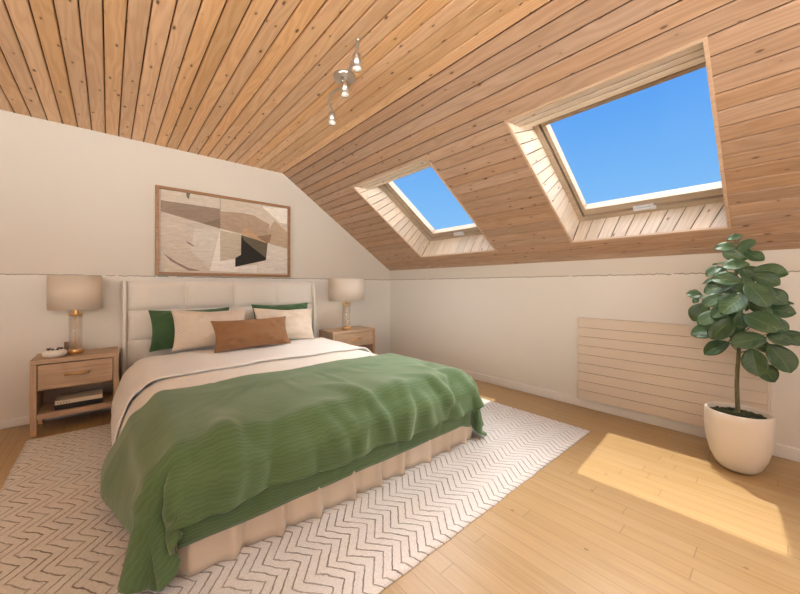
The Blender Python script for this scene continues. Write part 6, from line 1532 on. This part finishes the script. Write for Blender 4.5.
polys = [
('a',[(0.354,1.903),(0.835,1.918),(0.835,1.804),(0.354,1.803)]),
('b',[(0.354,1.803),(0.835,1.798),(0.835,1.602),(0.354,1.702)]),
('c',[(0.835,1.918),(1.519,1.932),(1.519,1.68),(1.237,1.811),(1.033,1.782),(0.835,1.773)]),
('d',[(0.835,1.773),(1.033,1.786),(1.153,1.778),(1.323,1.702),(1.29,1.5),(1.033,1.572),(0.835,1.602)]),
('e',[(0.354,1.702),(0.835,1.602),(0.745,1.187),(0.618,1.173),(0.354,1.347)]),
('f',[(0.835,1.602),(1.033,1.552),(1.023,1.331),(0.975,1.225),(1.195,1.255),(1.184,1.168),(0.745,1.177)]),
('g',[(0.618,1.581),(0.826,1.589),(0.745,1.197),(0.584,1.363)]),
('h',[(0.835,1.586),(1.033,1.558),(1.031,1.405),(1.021,1.352),(0.994,1.315),(0.835,1.276)]),
('k',[(1.033,1.558),(1.301,1.49),(1.283,1.309),(0.975,1.225),(0.975,1.314),(1.029,1.353)]),
('o',[(1.033,1.558),(1.301,1.497),(1.292,1.329),(1.153,1.429),(1.062,1.502)]),
('t',[(1.062,1.639),(1.323,1.514),(1.283,1.495),(1.033,1.566)]),
('r',[(1.301,1.49),(1.519,1.451),(1.519,1.177),(1.184,1.173),(1.205,1.277),(1.283,1.309)]),
('w',[(1.237,1.887),(1.519,1.932),(1.519,1.726),(1.434,1.733),(1.344,1.804)]),
('q',[(1.378,1.753),(1.519,1.634),(1.519,1.451),(1.323,1.492),(1.29,1.61)]),
('s',[(1.184,1.556),(1.344,1.598),(1.323,1.503),(1.29,1.496)]),
('m',[(0.368,1.33),(0.472,1.253),(0.609,1.177),(0.568,1.173),(0.426,1.26)]),
('m',[(0.512,1.217),(0.668,1.175),(0.584,1.172)]),
('p',[(0.544,1.455),(0.604,1.419),(0.618,1.4),(0.568,1.427)]),
('p',[(0.549,1.908),(0.581,1.91),(0.568,1.843),(0.549,1.87)]),
('b2',[(0.685,1.634),(0.835,1.703),(0.835,1.602),(0.719,1.625)]),
('v',[(0.833,1.918),(0.838,1.919),(0.838,1.599),(0.833,1.598)]),
]
mats, idx = [], {}
for k, c in ART.items():
    M = Mat('paint_' + k, c, 0.7)
    f = M.noise(M.mapping(M.coord(), (3, 3, 14), rot=(0, 0.5, 0)), 3, 4, 0.7, 1.5)
    lo = tuple(x * 0.80 for x in c)
    hi = tuple(min(1, x * 1.12) for x in c)
    M.link(M.ramp(f, [(0.3, lo), (0.7, hi)]), M.b.inputs['Base Color'])
    idx[k] = len(mats)
    mats.append(M.m)
bm = bmesh.new()
box(bm, PX0 + fw - 0.004, PX1 - fw + 0.004, 3.672, 3.694, PZ0 + fw - 0.004, PZ1 - fw + 0.004)
yl = 3.6718
cl = lambda v, a, b: max(a, min(b, v))
for k, pl in polys:
    vs = [bm.verts.new((cl(x, PX0 + fw, PX1 - fw), yl, cl(z, PZ0 + fw, PZ1 - fw))) for x, z in pl]
    f = bm.faces.new(vs)
    f.normal_update()
    if f.normal.y > 0:
        f.normal_flip()
    f.material_index = idx[k]
    yl -= 0.0002
pp('canvas', bm, mats)

# ----------------------------------------------------------------- radiator
rad = tag(empty('radiator', (XR - 0.03, 0.597, 0.075)), 'long low beige ribbed panel radiator on the right wall behind the plant', 'radiator')
bm = bmesh.new()
RY0, RY1, RZ0, RZ1 = 0.050, 1.143, 0.082, 0.757
nsl = 9
hh = (RZ1 - RZ0) / nsl
for k in range(nsl):
    z0 = RZ0 + k * hh
    box(bm, XR - 0.050, XR - 0.030, RY0, RY1 - 0.012, z0 + 0.0013, z0 + hh - 0.0013, 0.0015, 2)
m_rad = Mat('beige_enamel', (0.70, 0.60, 0.49), 0.45).m
o = mesh_obj('ribbed_front', bm, m_rad)
o.data.transform(Matrix.Translation(-rad.location)); o.parent = rad
bm = bmesh.new()
box(bm, XR - 0.033, XR - 0.002, RY0, RY1 - 0.012, RZ0, RZ1 - 0.002)
o = mesh_obj('back_plate', bm, Mat('radiator_back', (0.33, 0.25, 0.18), 0.7).m)
o.data.transform(Matrix.Translation(-rad.location)); o.parent = rad
for (ya, yb) in ((RY1 - 0.012, RY1), (RY0 - 0.012, RY0)):
    bm = bmesh.new()
    box(bm, XR - 0.053, XR - 0.001, ya, yb, RZ0 - 0.004, RZ1 + 0.002, 0.003)
    o = mesh_obj('side_trim', bm, Mat('side_enamel', (0.76, 0.68, 0.58), 0.4).m)
    o.data.transform(Matrix.Translation(-rad.location)); o.parent = rad
    o['label'] = 'pale narrow side cover'
bm = bmesh.new()
box(bm, XR - 0.052, XR - 0.001, RY0, RY1 - 0.012, RZ1 - 0.001, RZ1 + 0.004, 0.001)
o = mesh_obj('top_grille', bm, m_rad)
o.data.transform(Matrix.Translation(-rad.location)); o.parent = rad

# ------------------------------------------------------- ceiling spot lamp
lamp = tag(empty('ceiling_lamp', (1.071, 1.732, ZC)), 'silver three-spot lamp with wavy rail on the boarded ceiling', 'lamp')
m_nickel = Mat('satin_nickel', (0.62, 0.60, 0.57), 0.28, 1.0).m
m_glassy = Mat('spot_glass', (0.85, 0.84, 0.80), 0.08, 0.2).m
bm = bmesh.new()
lathe(bm, [(0, 0), (0.064, 0), (0.066, -0.004), (0.066, -0.020), (0.060, -0.025), (0, -0.026)], 40)
mesh_obj('base_plate', bm, m_nickel, lamp, True)
L0 = lamp.location
def lp(x, y, z):
    return V((x, y, z)) - L0
rail_pts = [lp(0.915, 1.355, 2.235), lp(0.943, 1.41, 2.222), lp(0.985, 1.53, 2.212), lp(1.020, 1.63, 2.215), lp(1.045, 1.72, 2.217), lp(1.035, 1.82, 2.212), lp(1.060, 1.90, 2.205), lp(1.110, 1.950, 2.195)]
bm = bmesh.new()
tube(bm, smoothcurve(rail_pts, 7), 0.0075, 10)
mesh_obj('rail', bm, m_nickel, lamp, True)
bm = bmesh.new()
tube(bm, [lp(1.045, 1.715, 2.27), lp(1.045, 1.715, 2.214)], 0.008, 10)
mesh_obj('stem', bm, m_nickel, lamp, True)
def spot(p, d, joint):
    p, d = V(p), V(d).normalized()
    q = V((0, 0, -1)).rotation_difference(d).to_matrix().to_4x4()
    bm = bmesh.new()
    lathe(bm, [(0, 0.004), (0.014, 0.004), (0.020, 0), (0.022, -0.020), (0.023, -0.058), (0.021, -0.059), (0.018, -0.052), (0, -0.052)], 24)
    bm.transform(Matrix.Translation(p) @ q)
    if joint is not None:
        tube(bm, [V(joint), p], 0.005, 8)
    s = mesh_obj('spot_head', bm, m_nickel, lamp, True)
    bm = bmesh.new()
    lathe(bm, [(0, -0.0525), (0.0176, -0.0525), (0.0235, -0.064), (0.020, -0.076), (0, -0.080)], 20)
    bm.transform(Matrix.Translation(p) @ q)
    mesh_obj('bulb', bm, m_glassy, s, True)
spot(lp(0.953, 1.425, 2.210), (0.10, 0.10, -0.8), lp(0.944, 1.415, 2.222))
spot(lp(1.030, 1.660, 2.208), (0.06, 0.10, -0.9), lp(1.026, 1.66, 2.216))
spot(lp(1.112, 1.953, 2.175), (0.04, 0.02, -1.0), lp(1.110, 1.950, 2.195))

# -------------------------------------------------------------------- plant
PL = V((2.675, 0.158, 0))
plant = tag(empty('potted_plant', PL), 'leafy green rubber plant in round cream pot in front of the radiator', 'plant')
m_pot = Mat('cream_pot', (0.80, 0.74, 0.66), 0.5)
pn = m_pot.noise(m_pot.coord(), 120, 3, 0.6)
m_pot.bump(pn, 0.06, 0.002)
m_pot = m_pot.m
PH = 0.330
bm = bmesh.new()
lathe(bm, [(0, 0.0), (0.060, 0.0), (0.076, 0.006), (0.096, 0.030), (0.117, 0.078), (0.131, 0.135), (0.139, 0.19), (0.142, 0.24), (0.142, 0.29), (0.140, PH - 0.006), (0.135, PH), (0.128, PH - 0.002),
           (0.124, PH - 0.012), (0.123, 0.25), (0.118, 0.20), (0, 0.20)], 64)
mesh_obj('pot', bm, m_pot, plant, True)
# soil: crumbly dark ground cover
def make_soil():
    M = Mat('dark_soil', (0.02, 0.02, 0.012), 0.9)
    f = M.noise(M.coord(), 70, 3, 0.7)
    M.link(M.ramp(f, [(0.4, (0.012, 0.014, 0.006)), (0.68, (0.075, 0.095, 0.035))]), M.b.inputs['Base Color'])
    return M.m
rs = random.Random(8)
bm = bmesh.new()
lathe(bm, [(0.1225, 0.262), (0.1225, 0.298), (0.09, 0.304), (0.04, 0.310), (0, 0.311)], 40)
for k in range(420):
    r, a = 0.116 * math.sqrt(rs.random()), rs.random() * 2 * PI
    z = 0.300 + 0.011 * (1 - r / 0.12)
    sz = rs.uniform(0.005, 0.010)
    m = Matrix.Translation((r * math.cos(a), r * math.sin(a), z + sz * 0.3)) @ Matrix.Rotation(rs.random() * 3, 4, 'Z') @ Matrix.Diagonal((sz * rs.uniform(0.7, 1.3), sz, sz * rs.uniform(0.5, 1.0), 1))
    bmesh.ops.create_icosphere(bm, subdivisions=1, radius=1, matrix=m)
so = mesh_obj('soil', bm, make_soil(), plant, False)
so['kind'] = 'stuff'

m_trunk = Mat('bark', (0.16, 0.125, 0.06), 0.8)
tf = m_trunk.noise(m_trunk.mapping(m_trunk.coord(), (60, 60, 12)), 1.5, 3, 0.6)
m_trunk.link(m_trunk.ramp(tf, [(0.3, (0.09, 0.085, 0.035)), (0.7, (0.24, 0.20, 0.10))]), m_trunk.b.inputs['Base Color'])
m_trunk.bump(tf, 0.3, 0.004)
m_trunk = m_trunk.m

def make_leaf_mat():
    M = Mat('leaf_green', (0.05, 0.115, 0.035), 0.46)
    uv = M.n('ShaderNodeUVMap', uv_map='UVMap').outputs[0]
    s = M.n('ShaderNodeSeparateXYZ', ins={'Vector': uv})
    u, v = s.outputs[0], s.outputs[1]
    av = M.math('ABSOLUTE', v)
    mid = M.n('ShaderNodeMapRange', ins={'From Min': 0.02, 'From Max': 0.07, 'To Min': 1.0, 'To Max': 0.0})
    M.link(av, mid.inputs[0])
    ve = M.math('SINE', M.math('MULTIPLY', M.math('SUBTRACT', u, M.math('MULTIPLY', av, 0.25)), 52.0))
    vein = M.math('GREATER_THAN', ve, 0.93)
    n = M.noise(M.coord(), 18, 3, 0.6)
    oi = M.n('ShaderNodeObjectInfo').outputs['Random']
    c = M.ramp(n, [(0.3, (0.022, 0.062, 0.018)), (0.7, (0.046, 0.102, 0.032))])
    c = M.mix(M.math('MULTIPLY', oi, 0.5), c, (0.075, 0.135, 0.055))
    c = M.mix(M.math('MULTIPLY', mid.outputs[0], 0.5), c, (0.16, 0.24, 0.10))
    c = M.mix(M.math('MULTIPLY', vein, 0.18), c, (0.13, 0.20, 0.09))
    M.link(c, M.b.inputs['Base Color'])
    M.set('Coat Weight', 0.08)
    M.bump(M.math('ADD', ve, M.math('MULTIPLY', mid.outputs[0], -2.0)), 0.12, 0.003)
    return M.m
m_leaf = make_leaf_mat()

ztop = 1.29
trunk = smoothcurve([(0, 0, 0.30), (0.006, 0.004, 0.5), (0.0, -0.006, 0.75), (-0.004, 0.004, 1.0), (0.004, 0.012, 1.2), (0.0, 0.010, ztop)], 8)
bm = bmesh.new()
tube(bm, trunk, [0.0105 - 0.007 * (i / (len(trunk) - 1)) ** 1.2 for i in range(len(trunk))], 12)
mesh_obj('trunk', bm, m_trunk, plant, True)
def trunk_at(z):
    for a, b in zip(trunk[:-1], trunk[1:]):
        if a.z <= z <= b.z:
            return a.lerp(b, (z - a.z) / (b.z - a.z))
    return trunk[-1].copy()

LAT = V((0.057, -0.998, 0.0))      # sideways through the crown
FRO = V((-0.998, -0.057, 0.0))     # towards the room
leaves = [  # sideways, height, length, direction, depth
    (203, 42, 38, 185, 0.0), (172, 73, 55, 178, 0.0), (240, 70, 52, 35, 0.1), (268, 108, 55, -30, 0.0), (200, 105, 60, 150, 0.4),
    (208, 138, 64, 185, 0.7), (160, 150, 64, 205, -0.3), (130, 155, 50, 215, 0.1), (178, 186, 76, 172, 0.8), (318, 160, 78, -8, 0.2),
    (306, 186, 66, -25, 0.4), (278, 232, 92, -58, 0.9), (330, 240, 70, -35, 0.2), (370, 262, 34, 5, -0.3), (58, 238, 44, 172, 0.2),
    (64, 258, 28, 235, 0.1), (76, 300, 74, 238, 0.0), (130, 255, 66, 215, 0.6), (202, 262, 92, 225, 1.0), (148, 212, 84, 200, 0.0),
    (342, 286, 78, -6, -0.1), (118, 316, 76, 212, 0.5), (80, 320, 44, 195, -0.3), (290, 318, 90, -25, 0.8), (335, 328, 64, -40, 0.4),
    (386, 368, 68, -18, 0.1), (345, 372, 58, -20, 0.3), (96, 370, 78, 196, 0.0), (160, 350, 88, 232, 0.6), (250, 378, 84, 195, 0.95),
    (140, 420, 78, 214, 0.3), (348, 432, 92, -58, 0.3), (268, 446, 84, -80, 0.8), (306, 480, 66, -52, 0.4), (203, 345, 74, 255, 0.3),
    (226, 320, 56, 275, 0.5), (247, 172, 56, -60, 0.3), (160, 292, 66, 215, 0.5), (285, 280, 66, -35, 0.2), (235, 100, 48, 70, -0.2),
    (292, 400, 56, -45, 0.1), (120, 190, 60, 195, -0.4), (240, 215, 70, -80, 0.6), (200, 300, 70, 245, 0.2),
    (250, 150, 60, 20, -0.7), (180, 220, 70, 160, -0.8), (290, 255, 70, -10, -0.8), (130, 330, 70, 190, -0.8), (260, 340, 76, -30, -0.9),
    (190, 400, 66, 230, -0.7), (310, 345, 66, -10, -0.7), (225, 260, 80, -60, -0.9), (160, 130, 56, 170, -0.5), (300, 215, 60, 10, -0.5)]
rl = random.Random(21)
for (zx, zy, ln, ang, dep) in leaves:
    lat, h = (zx - 215) * 0.001166, 1.03 - (225 + 0.295 * zy - 286) / 333 * 1.88
    length = ln * 0.00172
    a = math.radians(ang)
    rad_h = min(0.16, 0.05 + 0.16 * sstep(1.33, 0.8, h))
    ctr = V((0.0, 0.0, h)) + LAT * lat + FRO * dep * rad_h
    d = (LAT * math.cos(a) * 0.85 + V((0, 0, 1)) * math.sin(a) * 0.9 + FRO * (dep * 0.45 + rl.uniform(-0.15, 0.15))).normalized()
    nrm = (FRO * (0.95 if dep > -0.3 else 0.1) + V((0, 0, 0.55)) + LAT * math.cos(a) * 0.25 + V((rl.uniform(-.2, .2), rl.uniform(-.2, .2), 0)))
    nrm = (nrm - d * nrm.dot(d)).normalized()
    side = d.cross(nrm).normalized()
    wid = length * rl.uniform(0.34, 0.42)
    base = ctr - d * length * 0.5
    bm = bmesh.new()
    uvl = bm.loops.layers.uv.new('UVMap')
    NU, NW = 12, 6
    droop = rl.uniform(0.10, 0.26)
    fold = rl.uniform(0.10, 0.35)
    g = []
    for i in range(NU + 1):
        t = i / NU
        prof = (math.sin(PI * min(1, max(0.0, t)) ** 0.92) ** 0.62) * (0.78 + 0.34 * t)
        if i in (0, NU):
            prof = 0.05
        row = []
        for j in range(NW + 1):
            wv = 2 * j / NW - 1
            p = base + d * (t * length) + side * (wv * wid * prof)
            p += nrm * (fold * abs(wv) ** 1.6 * wid * prof - droop * length * (t - 0.35) ** 2 + 0.0025 * math.sin(9 * t + 2 * wv + zx))
            row.append(bm.verts.new(p))
        g.append(row)
    for i in range(NU):
        for j in range(NW):
            f = bm.faces.new((g[i][j], g[i + 1][j], g[i + 1][j + 1], g[i][j + 1]))
            for l, (aa, bb) in zip(f.loops, ((i, j), (i + 1, j), (i + 1, j + 1), (i, j + 1))):
                l[uvl].uv = (aa / NU, 2 * bb / NW - 1)
    # petiole back to the trunk
    zt = max(0.62, min(ztop - 0.01, base.z - 0.03 - 0.25 * abs(lat)))
    root = trunk_at(zt)
    tube(bm, smoothcurve([root, root.lerp(base, 0.5) + V((0, 0, -0.006)), base - nrm * (droop * length * 0.1225)], 4), [0.003] * 8 + [0.0018], 6)
    o = mesh_obj('leaf', bm, [m_leaf], plant, True)
    md = o.modifiers.new('thick', 'SOLIDIFY')
    md.thickness = 0.0009

# ------------------------------------------------------------ sun, sky, camera
sun = bpy.data.lights.new('sun', 'SUN')
sun.energy = 3.4
sun.color = (1.0, 0.96, 0.86)
sun.angle = math.radians(0.6)
so_ = bpy.data.objects.new('sun', sun)
COL.objects.link(so_)
so_.location = (2, 1, 6)
so_.rotation_euler = V((-0.1186, -0.130, -1.0)).to_track_quat('-Z', 'Y').to_euler()

w = bpy.data.worlds.new('sky')
SC.world = w
w.use_nodes = True
nt = w.node_tree
bg = nt.nodes['Background']
class WN(Mat):
    def __init__(s, nt):
        s.nt = nt
W = WN(nt)
co = W.coord('Generated')
sp = W.n('ShaderNodeSeparateXYZ', ins={'Vector': co})
sx, sy, sz = sp.outputs
clear = W.ramp(sz, [(0.0, (0.42, 0.68, 0.90)), (0.15, (0.24, 0.53, 0.90)), (0.46, (0.095, 0.34, 0.86))])
cl = W.noise(co, 3.0, 4, 0.6)
high = W.n('ShaderNodeMapRange', interpolation_type='SMOOTHSTEP', ins={'From Min': 0.50, 'From Max': 0.66, 'To Min': 0.0, 'To Max': 1.0})
W.link(W.math('ADD', sz, W.math('MULTIPLY_ADD', cl, 0.06, -0.03)), high.inputs[0])
east = W.n('ShaderNodeMapRange', interpolation_type='SMOOTHSTEP', ins={'From Min': 0.0, 'From Max': 0.45, 'To Min': 0.12, 'To Max': 1.0})
W.link(sx, east.inputs[0])
back = W.n('ShaderNodeMapRange', interpolation_type='SMOOTHSTEP', ins={'From Min': 0.05, 'From Max': 0.5, 'To Min': 0.0, 'To Max': 1.0})
W.link(W.math('MULTIPLY_ADD', sx, -0.35, W.math('MULTIPLY', sy, -0.95)), back.inputs[0])
BACKC = (8.0, 7.9, 7.7)  # unseen bright haze, added as fill through the front window
HIGHC = (17.0, 17.0, 17.0)  # bright high sky out of view, added to strengthen the skylights
GROUND_FILLC = (16.0, 15.8, 15.5)  # unseen bright ground, added as uplight for the ceiling
low = W.n('ShaderNodeMapRange', interpolation_type='SMOOTHSTEP', ins={'From Min': 0.12, 'From Max': 0.26, 'To Min': 1.0, 'To Max': 0.0})
W.link(sz, low.inputs[0])
c = W.mix(W.math('MULTIPLY', back.outputs[0], low.outputs[0]), clear, BACKC)
c = W.mix(W.math('MULTIPLY', high.outputs[0], east.outputs[0]), c, HIGHC)
gr = W.n('ShaderNodeMapRange', ins={'From Min': -0.02, 'From Max': 0.0, 'To Min': 1.0, 'To Max': 0.0})
W.link(sz, gr.inputs[0])
west = W.n('ShaderNodeMapRange', interpolation_type='SMOOTHSTEP', ins={'From Min': 0.05, 'From Max': 0.5, 'To Min': 0.0, 'To Max': 1.0})
W.link(W.math('MULTIPLY', sx, -1.0), west.inputs[0])
c = W.mix(gr.outputs[0], c, W.mix(W.math('MAXIMUM', back.outputs[0], west.outputs[0]), (0.5, 0.45, 0.38), GROUND_FILLC))
W.link(c, bg.inputs['Color'])
bg.inputs['Strength'].default_value = 1.0

cam = bpy.data.cameras.new('camera')
cam.sensor_width = 36
cam.lens = 36 * 333 / 800
cam.shift_y = -11 / 800
cam.clip_start = 0.02
cam.clip_end = 100
cobj = bpy.data.objects.new('camera', cam)
COL.objects.link(cobj)
cobj.location = (0, 0, 1.03)
cobj.rotation_euler = (PI / 2, 0, -math.radians(41.2))
SC.camera = cobj

vs_ = SC.view_settings
SC.display_settings.display_device = 'sRGB'
vs_.view_transform = 'Standard'
vs_.look = 'None'
vs_.exposure = 0.08
vs_.gamma = 1.0
vs_.use_curve_mapping = False
